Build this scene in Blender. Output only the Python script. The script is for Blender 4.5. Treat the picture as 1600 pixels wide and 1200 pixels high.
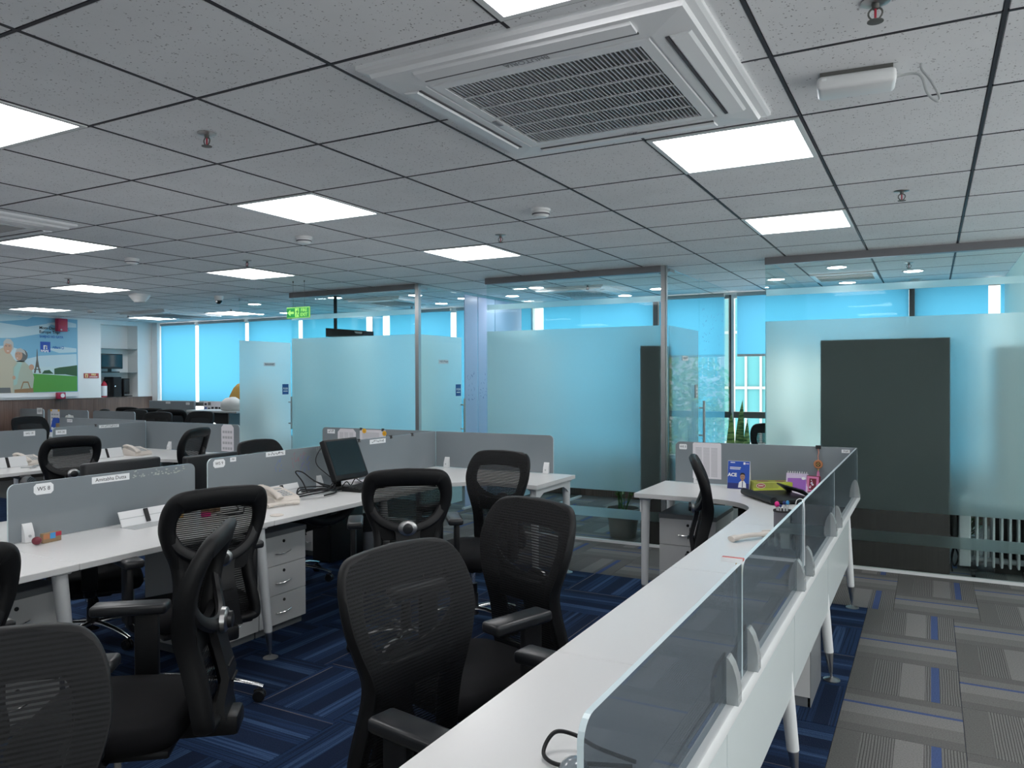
import bpy, bmesh, math, random
from mathutils import Vector, Matrix
random.seed(7)
PI = math.pi
sc = bpy.context.scene
COL = sc.collection
for o in list(bpy.data.objects):
    bpy.data.objects.remove(o)

# ------------------------------------------------------------------ camera
ZC = 1.50            # eye height
CEIL = 2.465         # ceiling underside
F_PX, YAW, PIT, ROL = 1204.20877, 0.497020733, -0.00908137, -0.003510979
fw = Vector((-math.sin(YAW)*math.cos(PIT), math.cos(YAW)*math.cos(PIT), math.sin(PIT)))
r0 = fw.cross(Vector((0, 0, 1))).normalized()
u0 = r0.cross(fw)
rr = r0*math.cos(ROL) + u0*math.sin(ROL)
uu = -r0*math.sin(ROL) + u0*math.cos(ROL)
cd = bpy.data.cameras.new('camera')
cd.sensor_fit = 'HORIZONTAL'
cd.sensor_width = 36.0
cd.lens = F_PX/1600*36.0
cd.clip_start = 0.02
cam = bpy.data.objects.new('camera', cd)
COL.objects.link(cam)
cam.matrix_world = Matrix(((rr.x, uu.x, -fw.x, 0), (rr.y, uu.y, -fw.y, 0), (rr.z, uu.z, -fw.z, ZC), (0, 0, 0, 1)))
sc.camera = cam

# ------------------------------------------------------------------ light and exposure
PANEL_POWER = 6.4     # ceiling panel radiance
SPOT_POWER = 26.0     # small round downlights
SKY = 2.0
w = bpy.data.worlds.new('sky')
sc.world = w
w.use_nodes = True
w.node_tree.nodes['Background'].inputs[0].default_value = (1.0, 0.985, 0.965, 1)
w.node_tree.nodes['Background'].inputs[1].default_value = SKY
sc.view_settings.view_transform = 'Standard'
sc.view_settings.look = 'None'
sc.view_settings.gamma = 1.0
sc.view_settings.exposure = 0.75
sc.view_settings.use_curve_mapping = False
cy = sc.cycles
cy.use_denoising = True
cy.max_bounces = 10
cy.diffuse_bounces = 5
cy.glossy_bounces = 4
cy.transmission_bounces = 8
cy.transparent_max_bounces = 32
cy.caustics_reflective = False
cy.caustics_refractive = True
cy.sample_clamp_indirect = 6.0
cy.blur_glossy = 0.5

# ------------------------------------------------------------------ materials
MATS = {}
def nodes(name):
    m = bpy.data.materials.new(name)
    m.use_nodes = True
    nt = m.node_tree
    b = nt.nodes['Principled BSDF']
    MATS[name] = m
    return m, nt, b
def mat(name, col, rough=0.5, metal=0.0, spec=0.5, bump=None, var=None, coat=0.0):
    m, nt, b = nodes(name)
    b.inputs['Base Color'].default_value = (*col, 1)
    b.inputs['Roughness'].default_value = rough
    b.inputs['Metallic'].default_value = metal
    b.inputs['Specular IOR Level'].default_value = spec
    b.inputs['Coat Weight'].default_value = coat
    if bump or var:
        tc = nt.nodes.new('ShaderNodeTexCoord')
        n = nt.nodes.new('ShaderNodeTexNoise')
        n.inputs['Scale'].default_value = (bump or var)[0]
        n.inputs['Detail'].default_value = 4
        nt.links.new(tc.outputs['Object'], n.inputs['Vector'])
        if bump:
            bp = nt.nodes.new('ShaderNodeBump')
            bp.inputs['Strength'].default_value = bump[1]
            bp.inputs['Distance'].default_value = 0.002
            nt.links.new(n.outputs['Fac'], bp.inputs['Height'])
            nt.links.new(bp.outputs['Normal'], b.inputs['Normal'])
        if var:
            mr = nt.nodes.new('ShaderNodeMapRange')
            mr.inputs['To Min'].default_value = 1-var[1]
            mr.inputs['To Max'].default_value = 1+var[1]
            mx = nt.nodes.new('ShaderNodeMix'); mx.data_type = 'RGBA'; mx.blend_type = 'MULTIPLY'
            mx.inputs['Factor'].default_value = 1
            mx.inputs['A'].default_value = (*col, 1)
            nt.links.new(n.outputs['Fac'], mr.inputs['Value'])
            nt.links.new(mr.outputs['Result'], mx.inputs['B'])
            nt.links.new(mx.outputs['Result'], b.inputs['Base Color'])
    return m
def emis(name, col, s):
    m, nt, b = nodes(name)
    b.inputs['Base Color'].default_value = (0.8, 0.8, 0.8, 1)
    b.inputs['Emission Color'].default_value = (*col, 1)
    b.inputs['Emission Strength'].default_value = s
    return m
def L(nt, a, b): nt.links.new(a, b)
def N(nt, t, **kw):
    n = nt.nodes.new(t)
    for k, v in kw.items():
        if k in n.inputs: n.inputs[k].default_value = v
        else: setattr(n, k, v)
    return n
def shader_mat(name):
    m = bpy.data.materials.new(name)
    m.use_nodes = True
    nt = m.node_tree
    nt.nodes.remove(nt.nodes['Principled BSDF'])
    MATS[name] = m
    return m, nt, nt.nodes['Material Output']

mat('white_paint', (0.80, 0.83, 0.83), 0.6)
mat('white_plastic', (0.74, 0.75, 0.76), 0.35)
mat('cream_plastic', (0.68, 0.62, 0.56), 0.4)
mat('laminate', (0.74, 0.74, 0.735), 0.28, spec=0.45, var=(1.2, 0.03))
mat('laminate_edge', (0.50, 0.50, 0.50), 0.45)
mat('pedestal_front', (0.60, 0.605, 0.60), 0.42)
mat('pedestal_body', (0.15, 0.16, 0.17), 0.45)
mat('white_metal', (0.66, 0.68, 0.69), 0.38)
mat('panel_gloss', (0.60, 0.66, 0.67), 0.22, spec=0.5)
mat('chrome', (0.88, 0.88, 0.88), 0.2, metal=1.0)
mat('steel', (0.5, 0.5, 0.5), 0.32, metal=1.0)
mat('header_metal', (0.20, 0.20, 0.215), 0.4, metal=0.4)
mat('black_fabric', (0.0055, 0.0058, 0.0072), 0.85, spec=0.2, bump=(900, 0.3))
mat('black_plastic', (0.0075, 0.008, 0.0095), 0.42, spec=0.35)
mat('dark_plastic', (0.0055, 0.006, 0.007), 0.55, spec=0.3)
mat('arm_pad', (0.016, 0.0175, 0.020), 0.33)
mat('black_leather', (0.022, 0.023, 0.026), 0.4, bump=(160, 0.4))
mat('screen_black', (0.010, 0.022, 0.028), 0.12)
mat('grey_screen', (0.215, 0.245, 0.268), 0.09, spec=0.5, var=(3.0, 0.06))
mat('glass_edge', (0.58, 0.69, 0.73), 0.2)
mat('dark_wood', (0.038, 0.033, 0.031), 0.5)
mat('tile_slab', (0.010, 0.010, 0.016), 0.9)
mat('grid_metal', (0.022, 0.021, 0.030), 0.6)
mat('paper', (0.72, 0.70, 0.74), 0.7)
mat('print_grey', (0.42, 0.42, 0.45), 0.7)
mat('ink', (0.02, 0.02, 0.025), 0.7)
mat('ink_grey', (0.12, 0.12, 0.14), 0.7)
mat('red', (0.45, 0.02, 0.05), 0.4)
mat('alarm_red', (0.42, 0.025, 0.075), 0.4)
mat('sign_red', (0.40, 0.06, 0.05), 0.5)
mat('sign_yellow', (0.75, 0.66, 0.30), 0.5)
mat('blue_print', (0.015, 0.075, 0.42), 0.45)
mat('sign_blue', (0.02, 0.10, 0.33), 0.4)
mat('white_print', (0.80, 0.82, 0.84), 0.5)
mat('skin', (0.42, 0.24, 0.16), 0.6)
mat('poster_skin', (0.55, 0.34, 0.24), 0.6)
mat('magenta', (0.75, 0.02, 0.25), 0.4)
mat('navy', (0.02, 0.03, 0.16), 0.4)
mat('sky_blue', (0.06, 0.30, 0.62), 0.4)
mat('lime', (0.34, 0.36, 0.06), 0.55, var=(25, 0.25))
mat('lime_bright', (0.46, 0.52, 0.05), 0.5)
mat('purple', (0.30, 0.11, 0.46), 0.5)
mat('lilac', (0.62, 0.52, 0.70), 0.6)
mat('pink', (0.70, 0.22, 0.42), 0.5)
mat('maroon', (0.16, 0.02, 0.035), 0.35)
mat('brown_card', (0.16, 0.085, 0.04), 0.6)
mat('kraft', (0.30, 0.20, 0.11), 0.6)
mat('orange_wood', (0.48, 0.20, 0.09), 0.45)
mat('gold', (0.62, 0.42, 0.14), 0.35)
mat('peach', (0.65, 0.28, 0.20), 0.6)
mat('yellow', (0.80, 0.42, 0.02), 0.5)
mat('mustard', (0.42, 0.25, 0.055), 0.8, bump=(40, 0.6))
mat('white_cloth', (0.62, 0.62, 0.60), 0.8, bump=(30, 0.5))
mat('dark_brush', (0.02, 0.02, 0.022), 0.8)
mat('pot_clay', (0.16, 0.15, 0.14), 0.7)
mat('soil', (0.03, 0.022, 0.015), 0.9)
mat('leaf', (0.045, 0.13, 0.03), 0.5)
mat('leaf_light', (0.16, 0.26, 0.07), 0.5)
mat('tree_leaf', (0.15, 0.26, 0.10), 0.7)
mat('bark', (0.12, 0.08, 0.05), 0.8)
mat('concrete', (0.27, 0.28, 0.28), 0.8)
mat('city_glass', (0.06, 0.27, 0.30), 0.25)
mat('city_frame', (0.30, 0.36, 0.37), 0.5)
mat('mullion_white', (0.72, 0.78, 0.78), 0.45)
mat('mullion_dark', (0.05, 0.055, 0.06), 0.5)
mat('sill_dark', (0.10, 0.10, 0.095), 0.5)
mat('exit_green', (0.02, 0.30, 0.07), 0.4)
mat('exit_light', (0.42, 0.90, 0.20), 0.4)
mat('radiator_grey', (0.36, 0.38, 0.39), 0.4)
mat('lilac_panel', (0.52, 0.58, 0.78), 0.3)
mat('marker_blue', (0.10, 0.16, 0.42), 0.6)
mat('marker_red', (0.32, 0.10, 0.14), 0.6)
mat('chip_white', (0.40, 0.44, 0.42), 0.7)
mat('ac_white', (0.72, 0.73, 0.75), 0.42)
mat('ac_dark', (0.10, 0.10, 0.11), 0.7)
mat('ac_slat', (0.58, 0.59, 0.61), 0.45)
mat('ac_text', (0.22, 0.22, 0.24), 0.5)
mat('ash_grey', (0.45, 0.47, 0.48), 0.6)
mat('poster_sky', (0.20, 0.45, 0.62), 0.5)
mat('poster_cloud', (0.52, 0.68, 0.74), 0.5)
mat('poster_pale', (0.55, 0.70, 0.72), 0.5)
mat('poster_grass', (0.09, 0.33, 0.05), 0.5)
mat('poster_tree', (0.035, 0.10, 0.035), 0.5)
mat('poster_iron', (0.13, 0.12, 0.10), 0.5)
mat('poster_cream', (0.50, 0.47, 0.36), 0.5)
mat('poster_sage', (0.42, 0.47, 0.38), 0.5)
mat('poster_mint', (0.36, 0.55, 0.50), 0.5)
mat('poster_hair', (0.50, 0.50, 0.48), 0.5)
mat('poster_hair_dark', (0.14, 0.15, 0.15), 0.5)
mat('poster_basket', (0.30, 0.18, 0.09), 0.5)
mat('poster_blue_text', (0.03, 0.16, 0.45), 0.5)
emis('panel_light', (1.0, 0.985, 0.985), PANEL_POWER)
emis('spot_light', (0.95, 0.97, 1.0), SPOT_POWER)

# wood wall planks: grain along z
m, nt, b = nodes('wood_planks')
tc = N(nt, 'ShaderNodeTexCoord'); mp = N(nt, 'ShaderNodeMapping'); mp.inputs['Scale'].default_value = (60, 60, 2.0)
oi = N(nt, 'ShaderNodeObjectInfo')
nz = N(nt, 'ShaderNodeTexNoise', Scale=1.0, Detail=6.0); cr = N(nt, 'ShaderNodeValToRGB')
cr.color_ramp.elements[0].position = 0.25; cr.color_ramp.elements[0].color = (0.085, 0.052, 0.042, 1)
cr.color_ramp.elements[1].position = 0.8; cr.color_ramp.elements[1].color = (0.19, 0.122, 0.098, 1)
L(nt, tc.outputs['Object'], mp.inputs['Vector']); L(nt, mp.outputs['Vector'], nz.inputs['Vector']); L(nt, nz.outputs['Fac'], cr.inputs['Fac'])
mu = N(nt, 'ShaderNodeMapRange'); mu.inputs['To Min'].default_value = 0.75; mu.inputs['To Max'].default_value = 1.2
L(nt, oi.outputs['Random'], mu.inputs['Value'])
mx = N(nt, 'ShaderNodeMix'); mx.data_type = 'RGBA'; mx.blend_type = 'MULTIPLY'; mx.inputs['Factor'].default_value = 1
L(nt, cr.outputs['Color'], mx.inputs['A']); L(nt, mu.outputs['Result'], mx.inputs['B']); L(nt, mx.outputs['Result'], b.inputs['Base Color'])
b.inputs['Roughness'].default_value = 0.45

# dark cabinet laminate with a faint vertical grain
m, nt, b = nodes('dark_laminate')
tc = N(nt, 'ShaderNodeTexCoord'); mp = N(nt, 'ShaderNodeMapping'); mp.inputs['Scale'].default_value = (90, 90, 3.0)
nz = N(nt, 'ShaderNodeTexNoise', Scale=1.0, Detail=5.0); cr = N(nt, 'ShaderNodeValToRGB')
cr.color_ramp.elements[0].position = 0.3; cr.color_ramp.elements[0].color = (0.026, 0.021, 0.020, 1)
cr.color_ramp.elements[1].position = 0.75; cr.color_ramp.elements[1].color = (0.042, 0.033, 0.031, 1)
L(nt, tc.outputs['Object'], mp.inputs['Vector']); L(nt, mp.outputs['Vector'], nz.inputs['Vector']); L(nt, nz.outputs['Fac'], cr.inputs['Fac'])
L(nt, cr.outputs['Color'], b.inputs['Base Color']); b.inputs['Roughness'].default_value = 0.5

# mineral fibre ceiling tile: pin holes and fissures
m, nt, b = nodes('ceiling_tile')
tc = N(nt, 'ShaderNodeTexCoord'); oi = N(nt, 'ShaderNodeObjectInfo')
ad = N(nt, 'ShaderNodeVectorMath'); ad.operation = 'MULTIPLY_ADD'
ad.inputs[1].default_value = (1, 1, 1)
cx = N(nt, 'ShaderNodeCombineXYZ'); ml = N(nt, 'ShaderNodeMath'); ml.operation = 'MULTIPLY'; ml.inputs[1].default_value = 57.0
L(nt, oi.outputs['Random'], ml.inputs[0]); L(nt, ml.outputs[0], cx.inputs[0]); L(nt, ml.outputs[0], cx.inputs[1])
L(nt, tc.outputs['Object'], ad.inputs[0]); L(nt, cx.outputs[0], ad.inputs[2])
vo = N(nt, 'ShaderNodeTexVoronoi', Scale=120.0); vo.inputs['Randomness'].default_value = 1.0
nz2 = N(nt, 'ShaderNodeTexNoise', Scale=45.0, Detail=2.0)
L(nt, ad.outputs[0], vo.inputs['Vector']); L(nt, ad.outputs[0], nz2.inputs['Vector'])
sz = N(nt, 'ShaderNodeMath'); sz.operation = 'MULTIPLY'; sz.inputs[1].default_value = 0.40
sp = N(nt, 'ShaderNodeSeparateColor'); L(nt, vo.outputs['Color'], sp.inputs[0])
L(nt, sp.outputs[0], sz.inputs[0])
lt = N(nt, 'ShaderNodeMath'); lt.operation = 'LESS_THAN'; L(nt, vo.outputs['Distance'], lt.inputs[0]); L(nt, sz.outputs[0], lt.inputs[1])
gt = N(nt, 'ShaderNodeMath'); gt.operation = 'GREATER_THAN'; gt.inputs[1].default_value = 0.52; L(nt, nz2.outputs['Fac'], gt.inputs[0])
pm = N(nt, 'ShaderNodeMath'); pm.operation = 'MULTIPLY'; L(nt, lt.outputs[0], pm.inputs[0]); L(nt, gt.outputs[0], pm.inputs[1])
mx = N(nt, 'ShaderNodeMix'); mx.data_type = 'RGBA'
mx.inputs['A'].default_value = (0.76, 0.77, 0.79, 1); mx.inputs['B'].default_value = (0.32, 0.32, 0.335, 1)
L(nt, pm.outputs[0], mx.inputs['Factor'])
nz3 = N(nt, 'ShaderNodeTexNoise', Scale=3.0, Detail=3.0); L(nt, ad.outputs[0], nz3.inputs['Vector'])
mr = N(nt, 'ShaderNodeMapRange'); mr.inputs['To Min'].default_value = 0.90; mr.inputs['To Max'].default_value = 1.08; L(nt, nz3.outputs['Fac'], mr.inputs['Value'])
m2 = N(nt, 'ShaderNodeMix'); m2.data_type = 'RGBA'; m2.blend_type = 'MULTIPLY'; m2.inputs['Factor'].default_value = 1
L(nt, mx.outputs['Result'], m2.inputs['A']); L(nt, mr.outputs['Result'], m2.inputs['B']); L(nt, m2.outputs['Result'], b.inputs['Base Color'])
b.inputs['Roughness'].default_value = 0.9

# carpet tiles. Object x runs across the stripes, a tile is 0.48 m
def carpet(name, bands, fine, tint_var=0.06, lines=0):
    m, nt, b = nodes(name)
    tc = N(nt, 'ShaderNodeTexCoord'); sx = N(nt, 'ShaderNodeSeparateXYZ'); L(nt, tc.outputs['Object'], sx.inputs[0])
    mr = N(nt, 'ShaderNodeMapRange'); mr.inputs['From Min'].default_value = -0.24; mr.inputs['From Max'].default_value = 0.24
    L(nt, sx.outputs[0], mr.inputs['Value'])
    def ramp(stops):
        cr = N(nt, 'ShaderNodeValToRGB'); cr.color_ramp.interpolation = 'CONSTANT'
        e = cr.color_ramp.elements
        while len(e) < len(stops): e.new(0.5)
        for k, (p, c) in enumerate(stops):
            e[k].position = p; e[k].color = (*c, 1)
        L(nt, mr.outputs['Result'], cr.inputs['Fac'])
        return cr
    A, Bv = ramp(bands), ramp(fine)
    oi = N(nt, 'ShaderNodeObjectInfo')
    # stripe mask
    wv = N(nt, 'ShaderNodeTexNoise', Scale=1.0, Detail=2.0); wv.noise_dimensions = '2D'
    mp = N(nt, 'ShaderNodeMapping'); mp.inputs['Scale'].default_value = (120, 1.2, 1)
    off = N(nt, 'ShaderNodeMath'); off.operation = 'MULTIPLY'; off.inputs[1].default_value = 31.0; L(nt, oi.outputs['Random'], off.inputs[0])
    cx = N(nt, 'ShaderNodeCombineXYZ'); L(nt, off.outputs[0], cx.inputs[0]); L(nt, off.outputs[0], cx.inputs[1])
    va = N(nt, 'ShaderNodeVectorMath'); L(nt, tc.outputs['Object'], va.inputs[0]); L(nt, cx.outputs[0], va.inputs[1])
    L(nt, va.outputs[0], mp.inputs['Vector']); L(nt, mp.outputs['Vector'], wv.inputs['Vector'])
    st = N(nt, 'ShaderNodeValToRGB'); st.color_ramp.elements[0].position = 0.42; st.color_ramp.elements[1].position = 0.50
    L(nt, wv.outputs['Fac'], st.inputs['Fac'])
    if lines:
        fm = N(nt, 'ShaderNodeMath'); fm.operation = 'MULTIPLY_ADD'; fm.inputs[1].default_value = lines; L(nt, sx.outputs[0], fm.inputs[0])
        jt = N(nt, 'ShaderNodeMath'); jt.operation = 'MULTIPLY'; jt.inputs[1].default_value = 0.8; L(nt, wv.outputs['Fac'], jt.inputs[0]); L(nt, jt.outputs[0], fm.inputs[2])
        fr = N(nt, 'ShaderNodeMath'); fr.operation = 'FRACT'; L(nt, fm.outputs[0], fr.inputs[0])
        st = N(nt, 'ShaderNodeValToRGB'); st.color_ramp.elements[0].position = 0.24; st.color_ramp.elements[1].position = 0.34
        L(nt, fr.outputs[0], st.inputs['Fac'])
        mp.inputs['Scale'].default_value = (14, 3, 1)
    mx = N(nt, 'ShaderNodeMix'); mx.data_type = 'RGBA'
    L(nt, st.outputs['Color'], mx.inputs['Factor']); L(nt, Bv.outputs['Color'], mx.inputs['A']); L(nt, A.outputs['Color'], mx.inputs['B'])
    # pile mottling
    pn = N(nt, 'ShaderNodeTexNoise', Scale=160.0, Detail=2.0); L(nt, va.outputs[0], pn.inputs['Vector'])
    pr = N(nt, 'ShaderNodeMapRange'); pr.inputs['To Min'].default_value = 0.6; pr.inputs['To Max'].default_value = 1.4; L(nt, pn.outputs['Fac'], pr.inputs['Value'])
    m2 = N(nt, 'ShaderNodeMix'); m2.data_type = 'RGBA'; m2.blend_type = 'MULTIPLY'; m2.inputs['Factor'].default_value = 1
    L(nt, mx.outputs['Result'], m2.inputs['A']); L(nt, pr.outputs['Result'], m2.inputs['B'])
    rv = N(nt, 'ShaderNodeMapRange'); rv.inputs['To Min'].default_value = 1-tint_var; rv.inputs['To Max'].default_value = 1+tint_var; L(nt, oi.outputs['Random'], rv.inputs['Value'])
    m3 = N(nt, 'ShaderNodeMix'); m3.data_type = 'RGBA'; m3.blend_type = 'MULTIPLY'; m3.inputs['Factor'].default_value = 1
    L(nt, m2.outputs['Result'], m3.inputs['A']); L(nt, rv.outputs['Result'], m3.inputs['B'])
    bp = N(nt, 'ShaderNodeBump'); bp.inputs['Strength'].default_value = 0.5; bp.inputs['Distance'].default_value = 0.003
    L(nt, pn.outputs['Fac'], bp.inputs['Height']); L(nt, bp.outputs['Normal'], b.inputs['Normal'])
    L(nt, m3.outputs['Result'], b.inputs['Base Color'])
    b.inputs['Roughness'].default_value = 0.95
    b.inputs['Specular IOR Level'].default_value = 0.1
DG, MG, LG, LN, BL = (0.112, 0.112, 0.109), (0.150, 0.148, 0.145), (0.182, 0.179, 0.175), (0.055, 0.055, 0.055), (0.055, 0.085, 0.19)
carpet('carpet_grey', [(0, DG), (0.21, MG), (0.47, LG), (0.69, MG), (0.745, BL), (0.82, MG)],
       [(0, DG), (0.21, LN), (0.47, LG), (0.69, LN), (0.745, BL), (0.82, LN)], lines=95)
carpet('carpet_grey_turned', [(0, DG), (0.16, MG), (0.40, LG), (0.64, BL), (0.685, MG), (0.85, DG)],
       [(0, DG), (0.16, (0.12, 0.118, 0.115)), (0.40, LG), (0.64, BL), (0.685, MG), (0.85, DG)], lines=120)
b1, b2, b3, b4 = (0.017, 0.036, 0.088), (0.011, 0.020, 0.048), (0.038, 0.075, 0.155), (0.14, 0.13, 0.13)
carpet('carpet_blue', [(0, b1), (0.17, b3), (0.30, b2), (0.49, b1), (0.60, b3), (0.66, b1), (0.80, b2), (0.93, b4), (0.942, b1)],
       [(0, b2), (0.17, b1), (0.30, b2), (0.49, b2), (0.60, b1), (0.66, b2), (0.80, b2), (0.93, b1), (0.942, b2)], 0.18)

# clear glass
def glass(name, tint, refl=1.3, base=None, mixf=0.0):
    m, nt, out = shader_mat(name)
    tr = N(nt, 'ShaderNodeBsdfTransparent', Color=(*tint, 1))
    gl = N(nt, 'ShaderNodeBsdfGlossy', Roughness=0.0, Color=(1, 1, 1, 1))
    fr = N(nt, 'ShaderNodeFresnel')
    ge = N(nt, 'ShaderNodeNewGeometry'); io = N(nt, 'ShaderNodeMapRange'); io.inputs['To Min'].default_value = refl; io.inputs['To Max'].default_value = 1/refl
    L(nt, ge.outputs['Backfacing'], io.inputs['Value']); L(nt, io.outputs['Result'], fr.inputs['IOR'])
    ms = N(nt, 'ShaderNodeMixShader')
    body = tr.outputs[0]
    if base:
        df = N(nt, 'ShaderNodeBsdfDiffuse', Color=(*base, 1))
        mb = N(nt, 'ShaderNodeMixShader'); mb.inputs[0].default_value = mixf
        L(nt, tr.outputs[0], mb.inputs[1]); L(nt, df.outputs[0], mb.inputs[2]); body = mb.outputs[0]
    L(nt, fr.outputs[0], ms.inputs[0]); L(nt, body, ms.inputs[1]); L(nt, gl.outputs[0], ms.inputs[2])
    L(nt, ms.outputs[0], out.inputs['Surface'])
glass('clear_glass', (0.93, 0.975, 0.97), 1.17)
glass('window_glass', (0.97, 0.99, 0.99), 1.15)
glass('smoke_glass', (0.50, 0.555, 0.60), 1.25, (0.075, 0.09, 0.105), 0.30)
glass('clip_clear', (0.80, 0.84, 0.85), 1.35, (0.52, 0.54, 0.55), 0.5)
glass('glass_shelf', (0.6, 0.7, 0.7), 1.4, (0.25, 0.32, 0.33), 0.4)
# frosted vinyl film
m, nt, out = shader_mat('frosted_film')
rf = N(nt, 'ShaderNodeBsdfRefraction', Roughness=0.65, Color=(0.88, 0.97, 0.96, 1))
ge = N(nt, 'ShaderNodeNewGeometry'); io = N(nt, 'ShaderNodeMapRange'); io.inputs['To Min'].default_value = 1.22; io.inputs['To Max'].default_value = 1/1.22
L(nt, ge.outputs['Backfacing'], io.inputs['Value']); L(nt, io.outputs['Result'], rf.inputs['IOR'])
tl = N(nt, 'ShaderNodeBsdfTranslucent', Color=(0.84, 0.95, 0.96, 1))
df = N(nt, 'ShaderNodeBsdfDiffuse', Color=(0.62, 0.74, 0.76, 1))
m1 = N(nt, 'ShaderNodeMixShader'); m1.inputs[0].default_value = 0.66
m2 = N(nt, 'ShaderNodeMixShader'); m2.inputs[0].default_value = 0.07
L(nt, rf.outputs[0], m1.inputs[1]); L(nt, tl.outputs[0], m1.inputs[2]); L(nt, m1.outputs[0], m2.inputs[1]); L(nt, df.outputs[0], m2.inputs[2]); L(nt, m2.outputs[0], out.inputs['Surface'])
# roller blind cloth, lit from behind
m, nt, out = shader_mat('blind_cloth')
tl = N(nt, 'ShaderNodeBsdfTranslucent', Color=(0.082, 0.325, 0.50, 1)); df = N(nt, 'ShaderNodeBsdfDiffuse', Color=(0.12, 0.42, 0.62, 1))
m1 = N(nt, 'ShaderNodeMixShader'); m1.inputs[0].default_value = 0.15
L(nt, tl.outputs[0], m1.inputs[1]); L(nt, df.outputs[0], m1.inputs[2]); L(nt, m1.outputs[0], out.inputs['Surface'])
# chair mesh: woven horizontal bands with gaps that let light through
m, nt, out = shader_mat('chair_mesh')
tc = N(nt, 'ShaderNodeTexCoord'); sx = N(nt, 'ShaderNodeSeparateXYZ'); L(nt, tc.outputs['Object'], sx.inputs[0])
mm = N(nt, 'ShaderNodeMath'); mm.operation = 'MULTIPLY'; mm.inputs[1].default_value = 108.0; L(nt, sx.outputs[2], mm.inputs[0])
fr = N(nt, 'ShaderNodeMath'); fr.operation = 'FRACT'; L(nt, mm.outputs[0], fr.inputs[0])
g = N(nt, 'ShaderNodeMath'); g.operation = 'GREATER_THAN'; g.inputs[1].default_value = 0.52; L(nt, fr.outputs[0], g.inputs[0])
sc2 = N(nt, 'ShaderNodeMath'); sc2.operation = 'MULTIPLY_ADD'; sc2.inputs[1].default_value = 0.28; sc2.inputs[2].default_value = 0.02; L(nt, g.outputs[0], sc2.inputs[0])
tr = N(nt, 'ShaderNodeBsdfTransparent'); dd = N(nt, 'ShaderNodeBsdfPrincipled'); dd.inputs['Base Color'].default_value = (0.0065, 0.0072, 0.0085, 1); dd.inputs['Roughness'].default_value = 0.65; dd.inputs['Specular IOR Level'].default_value = 0.25
ms = N(nt, 'ShaderNodeMixShader'); L(nt, sc2.outputs[0], ms.inputs[0]); L(nt, dd.outputs[0], ms.inputs[1]); L(nt, tr.outputs[0], ms.inputs[2]); L(nt, ms.outputs[0], out.inputs['Surface'])
# snake plant leaf: banded
m, nt, b = nodes('snake_leaf')
tc = N(nt, 'ShaderNodeTexCoord'); mp = N(nt, 'ShaderNodeMapping'); mp.inputs['Scale'].default_value = (8, 8, 45)
nz = N(nt, 'ShaderNodeTexNoise', Scale=1.0, Detail=3.0); cr = N(nt, 'ShaderNodeValToRGB')
cr.color_ramp.elements[0].position = 0.42; cr.color_ramp.elements[0].color = (0.05, 0.16, 0.045, 1)
cr.color_ramp.elements[1].position = 0.60; cr.color_ramp.elements[1].color = (0.34, 0.50, 0.18, 1)
L(nt, tc.outputs['Object'], mp.inputs['Vector']); L(nt, mp.outputs['Vector'], nz.inputs['Vector']); L(nt, nz.outputs['Fac'], cr.inputs['Fac']); L(nt, cr.outputs['Color'], b.inputs['Base Color'])
b.inputs['Roughness'].default_value = 0.45

# ------------------------------------------------------------------ builders
def link(o):
    COL.objects.link(o); return o
def tag(o, label, cat, group=None, kind=None):
    if label: o['label'] = label
    if cat: o['category'] = cat
    if group: o['group'] = group
    if kind: o['kind'] = kind
    return o
def thing(name, label, cat, loc=(0, 0, 0), rz=0.0, group=None):
    o = bpy.data.objects.new(name, None)
    o.empty_display_size = 0.1
    o.location = loc; o.rotation_euler = (0, 0, rz)
    link(o)
    return tag(o, label, cat, group)
def dup(root, loc, rz, label, group=None, keep=None):
    r = root.copy(); link(r); r.location = loc; r.rotation_euler = (0, 0, rz); r['label'] = label
    if group: r['group'] = group
    for ch in list(root.children):
        if keep and not any(ch.name.startswith(k) for k in keep): continue
        c = ch.copy(); link(c); c.parent = r
        for g in list(ch.children):
            d = g.copy(); link(d); d.parent = c
    return r

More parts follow.
